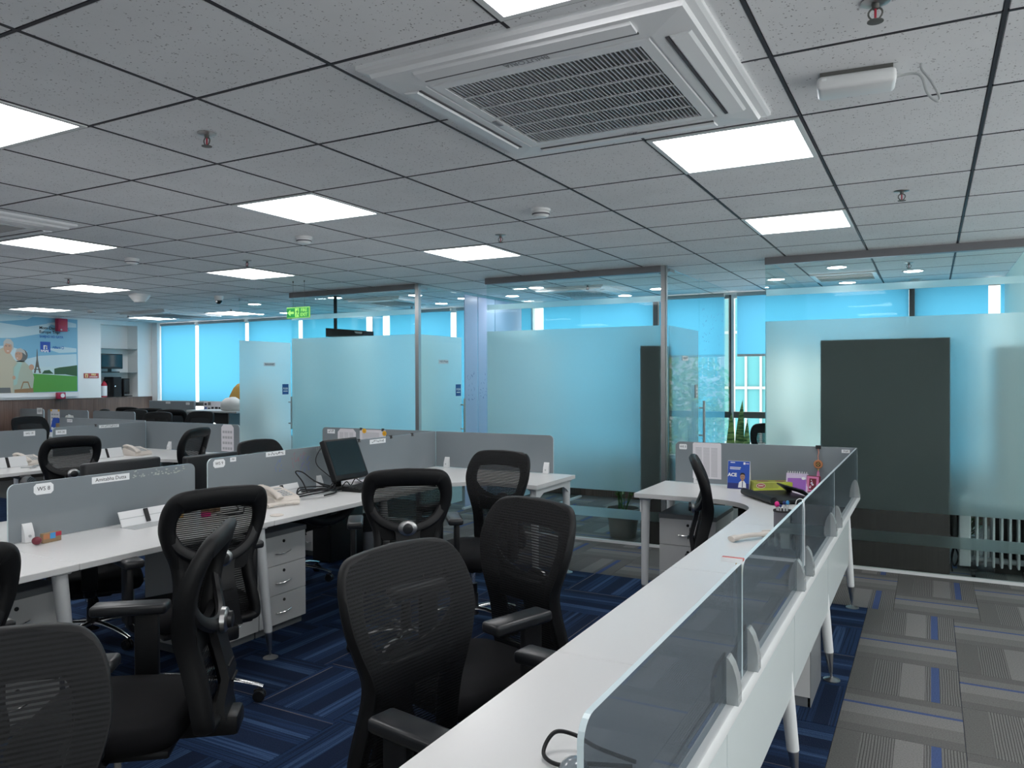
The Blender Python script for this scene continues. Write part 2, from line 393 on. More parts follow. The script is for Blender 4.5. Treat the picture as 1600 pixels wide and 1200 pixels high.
class B:
    """collects solids into one bmesh"""
    def __init__(s): s.bm = bmesh.new()
    def _take(s, verts, faces, mi=0):
        vs = [s.bm.verts.new(v) for v in verts]
        for f in faces:
            try:
                fc = s.bm.faces.new([vs[i] for i in f]); fc.material_index = mi
            except ValueError: pass
        return vs
    def box(s, x0, x1, y0, y1, z0, z1, mi=0, M=None):
        if x0 > x1: x0, x1 = x1, x0
        if y0 > y1: y0, y1 = y1, y0
        if z0 > z1: z0, z1 = z1, z0
        v = [Vector(p) for p in ((x0,y0,z0),(x1,y0,z0),(x1,y1,z0),(x0,y1,z0),(x0,y0,z1),(x1,y0,z1),(x1,y1,z1),(x0,y1,z1))]
        if M: v = [M @ p for p in v]
        s._take(v, [(3,2,1,0),(4,5,6,7),(0,1,5,4),(1,2,6,5),(2,3,7,6),(3,0,4,7)], mi)
        return s
    def rbox(s, x0, x1, y0, y1, z0, z1, r=0.01, seg=2, M=None):
        t = bmesh.new()
        bmesh.ops.create_cube(t, size=1.0)
        for v in t.verts:
            v.co = Vector(((x0+x1)/2+v.co.x*(x1-x0), (y0+y1)/2+v.co.y*(y1-y0), (z0+z1)/2+v.co.z*(z1-z0)))
        bmesh.ops.bevel(t, geom=list(t.edges), offset=r, segments=seg, profile=0.5, affect='EDGES')
        s._merge(t, M); return s
    def _merge(s, t, M=None):
        t.verts.index_update()
        vs = [s.bm.verts.new((M @ v.co) if M else v.co) for v in t.verts]
        for f in t.faces:
            try: s.bm.faces.new([vs[v.index] for v in f.verts])
            except ValueError: pass
        t.free()
    def cyl(s, p0, p1, r0, r1=None, n=16, cap=True):
        if r1 is None: r1 = r0
        p0, p1 = Vector(p0), Vector(p1)
        d = (p1-p0).normalized()
        a = d.orthogonal().normalized(); b = d.cross(a)
        v = []
        for p, r in ((p0, r0), (p1, r1)):
            for k in range(n):
                t = 2*PI*k/n
                v.append(p + a*(r*math.cos(t)) + b*(r*math.sin(t)))
        f = [(k, (k+1) % n, n+(k+1) % n, n+k) for k in range(n)]
        if cap: f += [tuple(range(n-1, -1, -1)), tuple(range(n, 2*n))]
        s._take(v, f); return s
    def tube(s, pts, r, n=8, closed=False, flat=None):
        pts = [Vector(p) for p in pts]; m = len(pts); rings = []
        up = None
        for i, p in enumerate(pts):
            if closed: d = pts[(i+1) % m]-pts[i-1]
            else: d = pts[min(i+1, m-1)]-pts[max(i-1, 0)]
            d = d.normalized()
            if up is None:
                a = d.orthogonal().normalized()
                if flat is not None:
                    a = Vector(flat) - d*Vector(flat).dot(d); a.normalize()
            else:
                a = (up - d*up.dot(d))
                a = a.normalized() if a.length > 1e-6 else d.orthogonal().normalized()
            up = a; b = d.cross(a)
            ri = r[i] if isinstance(r, list) else r
            ra, rb = ri if isinstance(ri, tuple) else (ri, ri)
            rings.append([s.bm.verts.new(p + a*(ra*math.cos(2*PI*k/n)) + b*(rb*math.sin(2*PI*k/n))) for k in range(n)])
        for i in range(m if closed else m-1):
            A, Bq = rings[i], rings[(i+1) % m]
            for k in range(n):
                try: s.bm.faces.new((A[k], A[(k+1) % n], Bq[(k+1) % n], Bq[k]))
                except ValueError: pass
        if not closed:
            s.bm.faces.new(list(reversed(rings[0]))); s.bm.faces.new(rings[-1])
        return s
    def lathe(s, prof, c=(0, 0, 0), n=20, axis='z'):
        rings = []
        for r, z in prof:
            ring = []
            for k in range(n):
                t = 2*PI*k/n
                x, y = max(r, 1e-5)*math.cos(t), max(r, 1e-5)*math.sin(t)
                p = (x, y, z) if axis == 'z' else ((z, x, y) if axis == 'x' else (x, -z, y))
                ring.append(s.bm.verts.new(Vector(c)+Vector(p)))
            rings.append(ring)
        for A, Bq in zip(rings, rings[1:]):
            for k in range(n):
                s.bm.faces.new((A[k], A[(k+1) % n], Bq[(k+1) % n], Bq[k]))
        s.bm.faces.new(list(reversed(rings[0]))); s.bm.faces.new(rings[-1])
        return s
    def prism(s, poly, a0, a1, axis='z', M=None, mi=0):
        """poly of 2D points swept along an axis"""
        def P(p, h):
            v = {'z': (p[0], p[1], h), 'y': (p[0], h, p[1]), 'x': (h, p[0], p[1])}[axis]
            v = Vector(v)
            return M @ v if M else v
        n = len(poly)
        v = [P(p, a0) for p in poly]+[P(p, a1) for p in poly]
        s._take(v, [tuple(range(n-1, -1, -1)), tuple(range(n, 2*n))]+[(k, (k+1) % n, n+(k+1) % n, n+k) for k in range(n)], mi)
        return s
    def ball(s, c, r, seg=12, sc=(1, 1, 1)):
        t = bmesh.new()
        bmesh.ops.create_uvsphere(t, u_segments=seg, v_segments=max(6, seg//2), radius=1)
        for v in t.verts: v.co = Vector(c)+Vector((v.co.x*r*sc[0], v.co.y*r*sc[1], v.co.z*r*sc[2]))
        s._merge(t); return s
    def quad(s, pts, mi=0):
        s._take([Vector(p) for p in pts], [tuple(range(len(pts)))], mi); return s
    def mesh(s, name, mats, smooth=0.6):
        bmesh.ops.recalc_face_normals(s.bm, faces=list(s.bm.faces))
        me = bpy.data.meshes.new(name)
        s.bm.to_mesh(me); s.bm.free()
        for m in (mats if isinstance(mats, (list, tuple)) else [mats]): me.materials.append(MATS[m])
        if smooth:
            for p in me.polygons: p.use_smooth = True
            try: me.set_sharp_from_angle(angle=smooth)
            except Exception: pass
        return me
    def obj(s, name, mats, parent=None, loc=None, rz=0, smooth=0.6):
        o = bpy.data.objects.new(name, s.mesh(name, mats, smooth)); link(o)
        if parent: o.parent = parent
        if loc: o.location = loc
        o.rotation_euler = (0, 0, rz)
        return o
def struct(name, b, mats, parent=None, **k):
    o = b.obj(name, mats, parent, **k)
    o['kind'] = 'structure'
    return o
def again(o, parent=None, loc=None, rz=None):
    c = o.copy(); link(c)
    if parent: c.parent = parent
    if loc is not None: c.location = loc
    if rz is not None: c.rotation_euler = (0, 0, rz)
    return c
def text(name, s, size, m, parent, loc, rot, ext=0.0004, align='CENTER', bold=0.0, sx=1.0):
    cu = bpy.data.curves.new(name, 'FONT')
    cu.body = s; cu.size = size; cu.extrude = ext; cu.align_x = align; cu.align_y = 'CENTER'; cu.offset = bold; cu.resolution_u = 3
    t = bpy.data.objects.new(name, cu); link(t)
    dg = bpy.context.evaluated_depsgraph_get(); dg.update()
    me = bpy.data.meshes.new_from_object(t.evaluated_get(dg))
    bpy.data.objects.remove(t)
    me.materials.clear(); me.materials.append(MATS[m])
    o = bpy.data.objects.new(name, me); link(o)
    if parent: o.parent = parent
    o.location = loc; o.rotation_euler = rot; o.scale = (sx, 1, 1)
    return o
FACE_X = (PI/2, 0, PI/2)      # readable from +x
FACE_NY = (PI/2, 0, 0)        # readable from -y
def bez(p0, p1, p2, p3, n=12):
    out = []
    for k in range(n+1):
        t = k/n
        out.append(Vector(p0)*(1-t)**3+Vector(p1)*3*t*(1-t)**2+Vector(p2)*3*t*t*(1-t)+Vector(p3)*t**3)
    return out
def catmull(P, n=8, closed=False):
    P = [Vector(p) for p in P]; out = []; m = len(P)
    for i in range(m if closed else m-1):
        a = P[i-1] if (i > 0 or closed) else P[0]; b = P[i]; c = P[(i+1) % m]; d = P[(i+2) % m] if (closed or i+2 < m) else P[-1]
        for k in range(n):
            t = k/n
            out.append(0.5*((2*b)+(c-a)*t+(2*a-5*b+4*c-d)*t*t+(3*b-a-3*c+d)*t**3))
    if not closed: out.append(P[-1])
    return out
def interp(tab, x):
    if x <= tab[0][0]: return tab[0][1]
    for (a, va), (b, vb) in zip(tab, tab[1:]):
        if x <= b:
            t = (x-a)/(b-a); return va+(vb-va)*t
    return tab[-1][1]
def in_view(x, y, z, pad=250):
    q = Vector((x, y, z-ZC)); d = q.dot(fw)
    if d < 0.15: return False
    u = 800+F_PX*q.dot(rr)/d; v = 600-F_PX*q.dot(uu)/d
    return -pad < u < 1600+pad and -pad < v < 1200+pad
# ================================================================== ROOM SHELL
GX, GY, T = -2.225334*1.0, 1.230656, 0.6      # origin of the ceiling grid
XL, XR, YB, YF = -12.0, 3.0, 9.02, -3.0       # left wall, right wall, window wall, wall behind the camera
YG = 6.54                                     # glass fronts of the meeting rooms

# ---- floor
floor = struct('floor', B().box(XL-0.4, XR, YF, YB+0.1, -0.06, -0.006), 'carpet_grey')
TS = 0.48
tile_mesh = {}
for nm in ('carpet_grey', 'carpet_grey_turned', 'carpet_blue'):
    tile_mesh[nm] = B().rbox(-TS/2+0.0008, TS/2-0.0008, -TS/2+0.0008, TS/2-0.0008, -0.006, 0.0, 0.0015, 1).mesh('carpet_tile', nm, smooth=0)
def carpet_tile(x, y, nm, rz):
    o = bpy.data.objects.new('carpet_tile', tile_mesh[nm]); link(o); o.parent = floor
    o.location = (x, y, 0); o.rotation_euler = (0, 0, rz)
BX, BY = -0.352, 5.46            # corner of the blue carpet
n_far = []
for i in range(-26, 8):
    for j in range(-8, 11):
        x = BX+TS*(i+0.5); y = BY+TS*(-j-0.5) if j >= 0 else BY+TS*(-j-0.5)
        if y > YB or y < -1: continue
        near = (in_view(x, y, 0, 120) and x > -5.2) or (-0.4 < x < 2.4 and y > 1.5)
        blue = i < 0 and j >= 0
        if blue:
            nm, rz = 'carpet_blue', (PI/2 if (i+j) % 2 else 0) + (PI if (i*7+j*3) % 4 < 2 else 0)
        elif j >= 0:
            yo = y+(0.0 if i % 2 == 0 else 0.12)
            k = (i+j) % 2
            nm, rz = ('carpet_grey', 0) if k == 0 else ('carpet_grey_turned', PI/2)
        else:
            x += 0.146
            k = (i+j) % 2
            nm, rz = ('carpet_grey_turned', PI/2) if k else ('carpet_grey', 0)
        if near: carpet_tile(x, y, nm, rz)
        elif blue: n_far.append((x, y))
# blue tiles out of sight under the far desks, one slab
bf = B()
bf.box(XL, -5.2, -1, BY, -0.006, -0.0005)
bf.box(-5.4, BX, -1.5, 0.2, -0.006, -0.0008)
s = bf.obj('carpet_field', 'carpet_blue', floor); s['kind'] = 'stuff'

# ---- ceiling: black void slab, tiles hung in the grid
ceiling = struct('ceiling', B().box(XL-0.4, XR, YF, YB+0.1, CEIL+0.018, CEIL+0.10), 'tile_slab')
LIGHTS = [(2, 0), (2, 3), (2, 6), (-2, 0), (-2, 3), (-2, 6), (-6, 0), (-6, 3), (-6, 6), (-10, 3), (-10, 6), (-15, 8), (-15, 11), (-12, 11),
          (2, -3), (-2, -3), (-6, -3), (6, 0), (6, 3), (6, -3), (-10, 0), (-14, 3)]
ROOM_AC = {(2, 11): 1}
SKIP = set(LIGHTS) | set(ROOM_AC) | {(1, 1), (2, 1), (1, 2), (2, 2), (-6, 1), (-5, 1), (-6, 2), (-5, 2)}
g = 0.0065
tile = B().rbox(-T/2+g, T/2-g, -T/2+g, T/2-g, 0.0, 0.016, 0.003, 1).mesh('ceiling_tile', 'ceiling_tile', smooth=0)
far_tiles = B()
cells = []
for i in range(-17, 9):
    for j in range(-8, 14):
        x, y = GX+T*(i+0.5), GY+T*(j+0.5)
        if x < XL-0.3 or x > XR or y > YB+0.2 or y < YF: continue
        if (i, j) in SKIP: continue
        v = in_view(x, y, CEIL, 330)
        q = Vector((x, y, 0)).length
        cells.append((0 if v else 1, q, x, y))
cells.sort()
for k, (nv, q, x, y) in enumerate(cells):
    if nv == 0 and k < 292:
        o = bpy.data.objects.new('ceiling_tile', tile); link(o); o.parent = ceiling; o.location = (x, y, CEIL)
        o.rotation_euler = (0, 0, PI/2*random.randrange(4))
    else:
        far_tiles.box(x-T/2+g, x+T/2-g, y-T/2+g, y+T/2-g, CEIL, CEIL+0.016)
# fill strips round the cassette units
for cx0 in (1, -6):
    x0, y0 = GX+T*cx0, GY+T*1
    far_tiles.box(x0+g, x0+2*T-g, y0+g, y0+0.10, CEIL, CEIL+0.016); far_tiles.box(x0+g, x0+2*T-g, y0+1.10, y0+2*T-g, CEIL, CEIL+0.016)
    far_tiles.box(x0+g, x0+0.10, y0+0.10, y0+1.10, CEIL, CEIL+0.016); far_tiles.box(x0+1.10, x0+2*T-g, y0+0.10, y0+1.10, CEIL, CEIL+0.016)
s = far_tiles.obj('tile_field', 'ceiling_tile', ceiling, smooth=0); s['kind'] = 'stuff'
# main runners, each a part
run = B().box(-0.0055, 0.0055, YF, YB, -0.0012, 0.018).mesh('grid_runner', 'grid_metal', smooth=0)
for i in range(-16, 9):
    o = bpy.data.objects.new('grid_runner', run); link(o); o.parent = ceiling; o.location = (GX+T*i, 0, CEIL)
run = B().box(XL, XR, -0.0055, 0.0055, -0.0006, 0.018).mesh('grid_tee', 'grid_metal', smooth=0)
for j in range(-6, 13):
    o = bpy.data.objects.new('grid_tee', run); link(o); o.parent = ceiling; o.location = (0, GY+T*j, CEIL)

# ---- left wall with wood wainscot and a niche
NY0, NY1, NZ0, NZ1, ND = 7.93, 8.60, 1.19, 2.40, 0.27
wl = B()
wl.box(XL-0.4, XL, YF, NY0, 0, CEIL+0.1); wl.box(XL-0.4, XL, NY1, YB+0.1, 0, CEIL+0.1)
wl.box(XL-0.4, XL, NY0, NY1, 0, NZ0-0.01); wl.box(XL-0.4, XL, NY0, NY1, NZ1, CEIL+0.1); wl.box(XL-0.4, XL-ND, NY0, NY1, NZ0-0.01, NZ1)
wall_left = struct('wall_left', wl, 'white_paint', smooth=0)
y = 4.0
k = 0
pm = B().box(0, 0.018, 0.0015, 0.2085, 0.09, 1.165).mesh('wood_panel', 'wood_planks', smooth=0)
while y < 8.86:
    o = bpy.data.objects.new('wood_panel', pm); link(o); o.parent = wall_left; o.location = (XL+0.001, y, 0); y += 0.21
B().box(XL, XL+0.022, 4.0, 8.86, 1.165, 1.185).obj('dado_cap', 'wood_planks', wall_left, smooth=0)
B().box(XL, XL+0.02, 4.0, 8.86, 0.0, 0.09).obj('skirting', 'dark_wood', wall_left, smooth=0)
struct('wall_right', B().box(XR, XR+0.12, YF, YB+0.1, 0, 0.45).box(XR, XR+0.12, YF, YB+0.1, 2.42, CEIL+0.1).box(XR, XR+0.12, 6.40, YB+0.1, 0.45, 2.42), 'white_paint', smooth=0)
ys_ = [YF+0.02, -1.15, 0.72, 2.6, 4.5, 6.38]
for k in range(5):  # unseen windows added here to brighten the ceiling and room from the side
    a, c = ys_[k], ys_[k+1]
    wnd = struct('window_%d' % (k+11), B().box(XR+0.02, XR+0.09, a, a+0.04, 0.45, 2.42).box(XR+0.02, XR+0.09, c-0.04, c, 0.45, 2.42).box(XR+0.02, XR+0.09, a+0.04, c-0.04, 2.38, 2.42).box(XR+0.02, XR+0.09, a+0.04, c-0.04, 0.45, 0.49), 'mullion_white', smooth=0)
    B().box(XR+0.05, XR+0.056, a+0.04, c-0.04, 0.49, 2.38).obj('pane', 'window_glass', wnd, smooth=0)
struct('wall_behind', B().box(XL-0.4, XR+0.1, YF-0.1, YF, 0, CEIL+0.1), 'white_paint', smooth=0)

# ---- window wall: low upstand, transom, mullions, panes
ww = B()
ww.box(XL-0.4, XR, YB, YB+0.12, 0, 0.52); ww.box(XL-0.4, XR, YB, YB+0.12, 2.44, CEIL+0.1)
wall_back = struct('wall_back', ww, 'white_paint', smooth=0)
for k in range(26):
    x = -6.35+0.36*k
    B().box(x+0.001, x+0.359, YB-0.015, YB-0.001, 0.0, 0.52).obj('wood_panel', 'wood_planks', wall_back, smooth=0)
posts = [XL+0.02, -9.72, -8.55, -7.22, -5.75, -4.62, -2.87, -2.02, -0.163, 1.2, XR]
for k in range(len(posts)-1):
    a, c = posts[k], posts[k+1]
    wnd = struct('window_%d' % (k+1), B().box(a, a+0.03, YB+0.02, YB+0.09, 0.52, 2.44).box(c-0.03, c, YB+0.02, YB+0.09, 0.52, 2.44)
                 .box(a+0.03, c-0.03, YB+0.02, YB+0.09, 2.40, 2.44).box(a+0.03, c-0.03, YB+0.02, YB+0.09, 0.52, 0.56), 'mullion_white' if k not in (6, 8) else 'mullion_dark', smooth=0)
    B().box(a+0.03, c-0.03, YB+0.005, YB+0.09, 1.02, 1.09).obj('transom', 'sill_dark', wnd, smooth=0)
    B().box(a+0.03, c-0.03, YB+0.05, YB+0.056, 0.56, 1.02).obj('pane', 'window_glass', wnd, smooth=0)
    B().box(a+0.03, c-0.03, YB+0.05, YB+0.056, 1.09, 2.40).obj('pane', 'window_glass', wnd, smooth=0)
struct('trim_1', B().box(-2.91, -2.85, 8.90, 8.96, 0.52, CEIL-0.005), 'mullion_dark', smooth=0)
struct('trim_2', B().box(-0.19, -0.14, 8.90, 8.96, 0.52, CEIL-0.005), 'mullion_dark', smooth=0)
struct('trim_3', B().box(XL+0.02, XL+0.16, 8.862, YB, 0, CEIL), 'white_paint', smooth=0)

# ---- roller blinds
def blind(x0, x1, zb, label):
    t = thing('roller_blind', label, 'blind', ((x0+x1)/2, 8.93, zb), 0, 'blue roller blinds on the window wall')
    hw = (x1-x0)/2
    b_ = B(); n = 6
    for k in range(n):
        xa, xb = -hw+2*hw*k/n, -hw+2*hw*(k+1)/n
        b_.quad([(xa, 0, 0.01), (xb, 0, 0.01), (xb, 0, 2.415-zb), (xa, 0, 2.415-zb)])
    b_.obj('blind_cloth', 'blind_cloth', t, smooth=0)
    B().rbox(-hw, hw, -0.008, 0.008, -0.012, 0.014, 0.005, 2).obj('bottom_bar', 'ash_grey', t)
    B().cyl((-hw, 0, 2.43-zb), (hw, 0, 2.43-zb), 0.022, n=14).obj('roller_tube', 'ash_grey', t)
for a in [(-11.82, -10.945, 1.10, 'blue roller blind between the shelf niche and the bright gap, leftmost'),
          (-10.865, -9.76, 1.10, 'blue roller blind right of the first bright gap, above the mustard bundle'),
          (-9.68, -8.60, 0.58, 'blue roller blind mostly behind the leftmost glass door'),
          (-8.52, -7.27, 0.58, 'blue roller blind seen through the leftmost frosted door'),
          (-7.15, -6.965, 0.58, 'narrow blue roller blind left of the bright slit in the first meeting room'),
          (-6.845, -5.80, 0.58, 'blue roller blind right of the bright slit in the first meeting room'),
          (-5.70, -4.56, 0.58, 'blue roller blind at the right end of the first meeting room'),
          (-4.38, -2.92, 0.58, 'wide blue roller blind right of the bright slit in the middle meeting room'),
          (-2.84, -2.07, 0.58, 'blue roller blind right of the dark post in the middle meeting room'),
          (-1.93, -0.192, 1.736, 'blue roller blind raised halfway over the snake plants'),
          (-0.138, 0.505, 0.58, 'blue roller blind right of the dark post in the right meeting room'),
          (0.605, 1.75, 0.58, 'blue roller blind beyond the bright slit at the far right')]:
    blind(*a)

# ---- glass fronts and side walls of the meeting rooms
GZ = CEIL
def pane_y(x0, x1, y, name, frost=True, head=True, label=None):
    """a glass front in a plane of constant y"""
    t = struct(name, B().box(x0, x1, y-0.005, y+0.005, 0.022, GZ-0.002), 'clear_glass', smooth=0)
    yi = y+0.0062
    if frost:
        for z0, z1 in ((0.470, 1.947), (0.222, 0.308), (2.155, 2.208)):
            B().quad([(x0+0.004, yi, z0), (x1-0.004, yi, z0), (x1-0.004, yi, z1), (x0+0.004, yi, z1)]).obj('frosted_film', 'frosted_film', t, smooth=0)
    B().box(x0, x1, y-0.016, y+0.016, 0.0, 0.022).obj('floor_channel', 'white_metal', t, smooth=0)
    if head: B().box(x0, x1, y-0.03, y+0.03, GZ-0.058, GZ+0.002).obj('head_rail', 'header_metal', t, smooth=0)
    return t
def pane_x(x, y0, y1, name, frost=True, side=1, z1=None, ft=1.947):
    z1 = z1 or GZ-0.002
    t = struct(name, B().box(x-0.005, x+0.005, y0, y1, 0.022, z1), 'clear_glass', smooth=0)
    xi = x-0.0062*side
    if frost:
        for a, c in ((0.470, ft), (0.222, 0.308)):
            B().quad([(xi, y0+0.004, a), (xi, y1-0.004, a), (xi, y1-0.004, c), (xi, y0+0.004, c)]).obj('frosted_film', 'frosted_film', t, smooth=0)
    B().box(x-0.016, x+0.016, y0, y1, 0.0, 0.022).obj('floor_channel', 'white_metal', t, smooth=0)
    return t
pane_y(-6.415, -4.672, YG, 'wall_front_room_1')
pane_y(-3.83, -2.06, YG, 'wall_front_room_2')
pane_y(-1.185, 0.62, YG, 'wall_front_room_3')
pane_y(0.66, 2.9, YG, 'wall_front_room_4')
pane_x(-6.415, YG+0.02, 8.85, 'wall_side_room_1')
pane_x(-4.65, 7.40, 8.85, 'wall_side_room_2', frost=False)
pane_x(-3.83, YG+0.02, 8.85, 'wall_side_room_3')
pane_x(-2.0, 7.56, 8.85, 'wall_side_room_4', frost=False)
pane_x(-1.185, YG+0.02, 8.85, 'wall_side_room_5')
pane_x(0.64, YG+0.04, 8.85, 'wall_side_room_6', ft=2.45)
pane_x(-7.2, 7.36, 8.85, 'wall_side_room_7')
# white frosted panels with marker writing beside the second door
for k, (a, c) in enumerate(((7.42, 7.70), (7.72, 8.10), (8.12, 8.80))):
    p = struct('wall_panel', B().box(-4.639, -4.63, a, c, 0.03, CEIL-0.03), 'lilac_panel', smooth=0)
    if k < 2:
        sb = B(); rnd = random.Random(k+3)
        for q in range(26):
            yy = a+0.04+rnd.random()*(c-a-0.10); zz = 1.22+rnd.random()*0.32
            an = rnd.random()*PI; l = 0.012+0.02*rnd.random()
            dy, dz = l*math.cos(an), l*math.sin(an); ny, nz = -0.0022*math.sin(an), 0.0022*math.cos(an)
            sb.quad([(-4.6292, yy+ny, zz+nz), (-4.6292, yy+dy+ny, zz+dz+nz), (-4.6292, yy+dy-ny, zz+dz-nz), (-4.6292, yy-ny, zz-nz)])
        o = sb.obj('marker_writing', 'marker_blue', p, smooth=0); o['kind'] = 'stuff'
sb = B(); rnd = random.Random(11)
for q in range(34):
    yy = 7.62+rnd.random()*0.9; zz = 1.75+rnd.random()*0.42
    an = rnd.random()*PI; l = 0.015+0.03*rnd.random()
    dy, dz = l*math.cos(an), l*math.sin(an); ny, nz = -0.0022*math.sin(an), 0.0022*math.cos(an)
    sb.quad([(-1.993, yy+ny, zz+nz), (-1.993, yy+dy+ny, zz+dz+nz), (-1.993, yy+dy-ny, zz+dz-nz), (-1.993, yy-ny, zz-nz)])
o = sb.obj('marker_writing', 'marker_blue', bpy.data.objects['wall_side_room_4'], smooth=0); o['kind'] = 'stuff'
# posts at the corners
struct('trim_4', B().box(-4.672, -4.628, YG-0.022, YG+0.022, 0, CEIL), 'steel', smooth=0)
struct('trim_5', B().box(-2.06, -2.022, YG-0.022, YG+0.022, 0, CEIL).box(-2.018, -2.010, YG-0.012, YG+0.012, 0, CEIL), 'steel', smooth=0)

# ---- frosted glass doors
def letters(b, x, y0, y1, z, h, seed, axis='x', sgn=1):
    rnd = random.Random(seed); y = y0
    while y < y1-0.004:
        wd = 0.006+0.010*rnd.random()
        for q in range(2):
            zz = z-h/2+rnd.random()*h*0.6; hh = h*(0.3+0.4*rnd.random()); yy = y+rnd.random()*wd*0.5
            if axis == 'x': b.quad([(x, yy, zz), (x, yy+wd*0.5, zz), (x, yy+wd*0.5, zz+hh), (x, yy, zz+hh)])
            else: b.quad([(yy, x, zz), (yy+wd*0.5, x, zz), (yy+wd*0.5, x, zz+hh), (yy, x, zz+hh)])
        y += wd+0.004
def door(n, x, y0, y1, yh, plate, push=True, keypad=False):
    d = struct('door_%d' % n, B().box(x-0.006, x+0.006, y0, y1, 0.012, CEIL-0.025), 'clear_glass', smooth=0)
    for a, c in ((0.10, 1.947),):
        B().quad([(x-0.0072, y0+0.003, a), (x-0.0072, y1-0.003, a), (x-0.0072, y1-0.003, c), (x-0.0072, y0+0.003, c)]).obj('frosted_film', 'frosted_film', d, smooth=0)
    h = B(); h.cyl((x+0.05, yh, 0.85), (x+0.05, yh, 1.26), 0.0125, n=14)
    for z in (0.92, 1.19): h.cyl((x, yh, z), (x+0.05, yh, z), 0.008, n=10)
    h.obj('door_handle', 'steel', d)
    for z in (0.02, CEIL-0.045): B().box(x-0.011, x+0.011, y0, y0+0.13, z-0.008, z+0.02).obj('pivot_clamp', 'steel', d, smooth=0)
    if plate:
        pl = B().rbox(x+0.0065, x+0.012, plate-0.095, plate+0.095, 1.645, 1.69, 0.003, 1).obj('name_plate', 'white_plastic', d)
        lb = B(); letters(lb, x+0.0125, plate-0.075, plate+0.075, 1.667, 0.022, n)
        o = lb.obj('plate_lettering', 'ink_grey', pl, smooth=0); o['kind'] = 'stuff'
    if push:
        p = B().box(x+0.0065, x+0.009, yh-0.115, yh-0.01, 1.29, 1.42).obj('push_sign', 'sign_blue', d, smooth=0)
        text('push_lettering', 'PUSH', 0.035, 'white_print', p, (x+0.0095, yh-0.062, 1.362), FACE_X, bold=0.001)
        B().quad([(x+0.0093, yh-0.10, 1.325), (x+0.0093, yh-0.025, 1.325), (x+0.0093, yh-0.025, 1.337), (x+0.0093, yh-0.10, 1.337)]).obj('push_underline', 'white_print', p, smooth=0)
    if keypad:
        p = B().rbox(x+0.0065, x+0.02, yh-0.19, yh-0.12, 1.29, 1.42, 0.004, 1).obj('keypad', 'ash_grey', d)
        for i in range(2):
            for j in range(3): B().box(x+0.0205, x+0.0215, yh-0.178+0.027*i, yh-0.158+0.027*i, 1.305+0.033*j, 1.325+0.033*j).obj('keypad_button', 'white_plastic', p, smooth=0)
    return d
door(1, -7.2, 6.50, 7.34, 7.29, 6.96)
door(2, -4.65, 6.57, 7.395, 7.36, 7.0)
door(3, -2.0, 6.56, 7.555, 7.545, 7.03, push=False, keypad=True)

# ---- dark panels standing right behind the glass
t = thing('panel_cabinet', 'tall dark brown laminate panel right behind the frosted glass at right', 'cabinet', (-0.317, YG+0.10, 0))
B().box(-0.447, 0.447, -0.09, 0.14, 0.03, 1.782).obj('body', 'dark_laminate', t, smooth=0)
B().box(-0.44, 0.44, -0.08, 0.12, 0.0, 0.03).obj('plinth', 'dark_wood', t, smooth=0)
t = thing('panel_cabinet', 'narrow dark laminate panel behind glass beside the steel corner post', 'cabinet', (-2.16, YG+0.10, 0))
B().box(-0.10, 0.085, -0.085, 0.14, 0.03, 1.772).obj('body', 'dark_laminate', t, smooth=0)
B().box(-0.095, 0.08, -0.075, 0.12, 0.0, 0.03).obj('plinth', 'dark_wood', t, smooth=0)
t = thing('tall_cabinet', 'blurred dark tall cabinet behind frosted glass at the right edge', 'cabinet', (0.525, 7.08, 0))
B().box(-0.10, 0.10, -0.22, 0.22, 0.03, 1.72).obj('body', 'dark_laminate', t, smooth=0)
B().box(-0.09, 0.09, -0.2, 0.2, 0.0, 0.03).obj('plinth', 'dark_wood', t, smooth=0)
# ================================================================== CEILING FITTINGS
def cell(i, j): return (GX+T*(i+0.5), GY+T*(j+0.5), CEIL)
def light_panel(i, j, label):
    t = thing('ceiling_light', label, 'light', cell(i, j), 0, 'square LED ceiling panels')
    h, e = T/2-0.006, T/2-0.026
    f = B()
    for (a, c, d_, e_) in ((-h, h, -h, -e), (-h, h, e, h), (-h, -e, -e, e), (e, h, -e, e)): f.box(a, c, d_, e_, -0.006, 0.012)
    f.obj('frame', 'white_metal', t, smooth=0)
    B().box(-e, e, -e, e, -0.003, 0.01).obj('diffuser', 'panel_light', t, smooth=0)
LL = {(2, 0): 'square LED panel at the top edge above the air conditioner', (2, 3): 'large bright LED panel just in front of the air conditioner corner',
      (2, 6): 'bright LED panel nearest the right meeting room', (-2, 0): 'bright LED panel cut by the left edge of the photo',
      (-2, 3): 'bright LED panel left of the air conditioner with a smoke detector beside it', (-2, 6): 'bright LED panel in front of the middle meeting room',
      (-6, 3): 'bright LED panel below the left air conditioner', (-6, 6): 'bright LED panel in front of the exit sign room',
      (-10, 6): 'bright LED panel next to the white dome speaker', (-15, 8): 'far thin LED panel above the travel poster',
      (-15, 11): 'far thin LED panel above the shelf niche', (-12, 11): 'far thin LED panel above the window blinds beside the first door'}
LL.update({(-6, 0): 'square LED panel outside the left edge, in front of the left air conditioner', (2, -3): 'square LED panel right overhead behind the viewer',
           (-2, -3): 'square LED panel behind the viewer, left of the overhead one', (-6, -3): 'square LED panel far behind the viewer at left',
           (6, 0): 'square LED panel outside the right edge, beside the viewer', (6, 3): 'square LED panel outside the right edge over the corridor',
           (6, -3): 'square LED panel behind the viewer at the added right windows', (-10, 3): 'square LED panel outside the left edge over the far desks',
           (-10, 0): 'square LED panel far outside the left edge', (-14, 3): 'square LED panel outside the left edge along the poster wall'})
for (i, j) in LIGHTS:
    light_panel(i, j, LL.get((i, j), 'square LED panel of the ceiling outside the picture'))

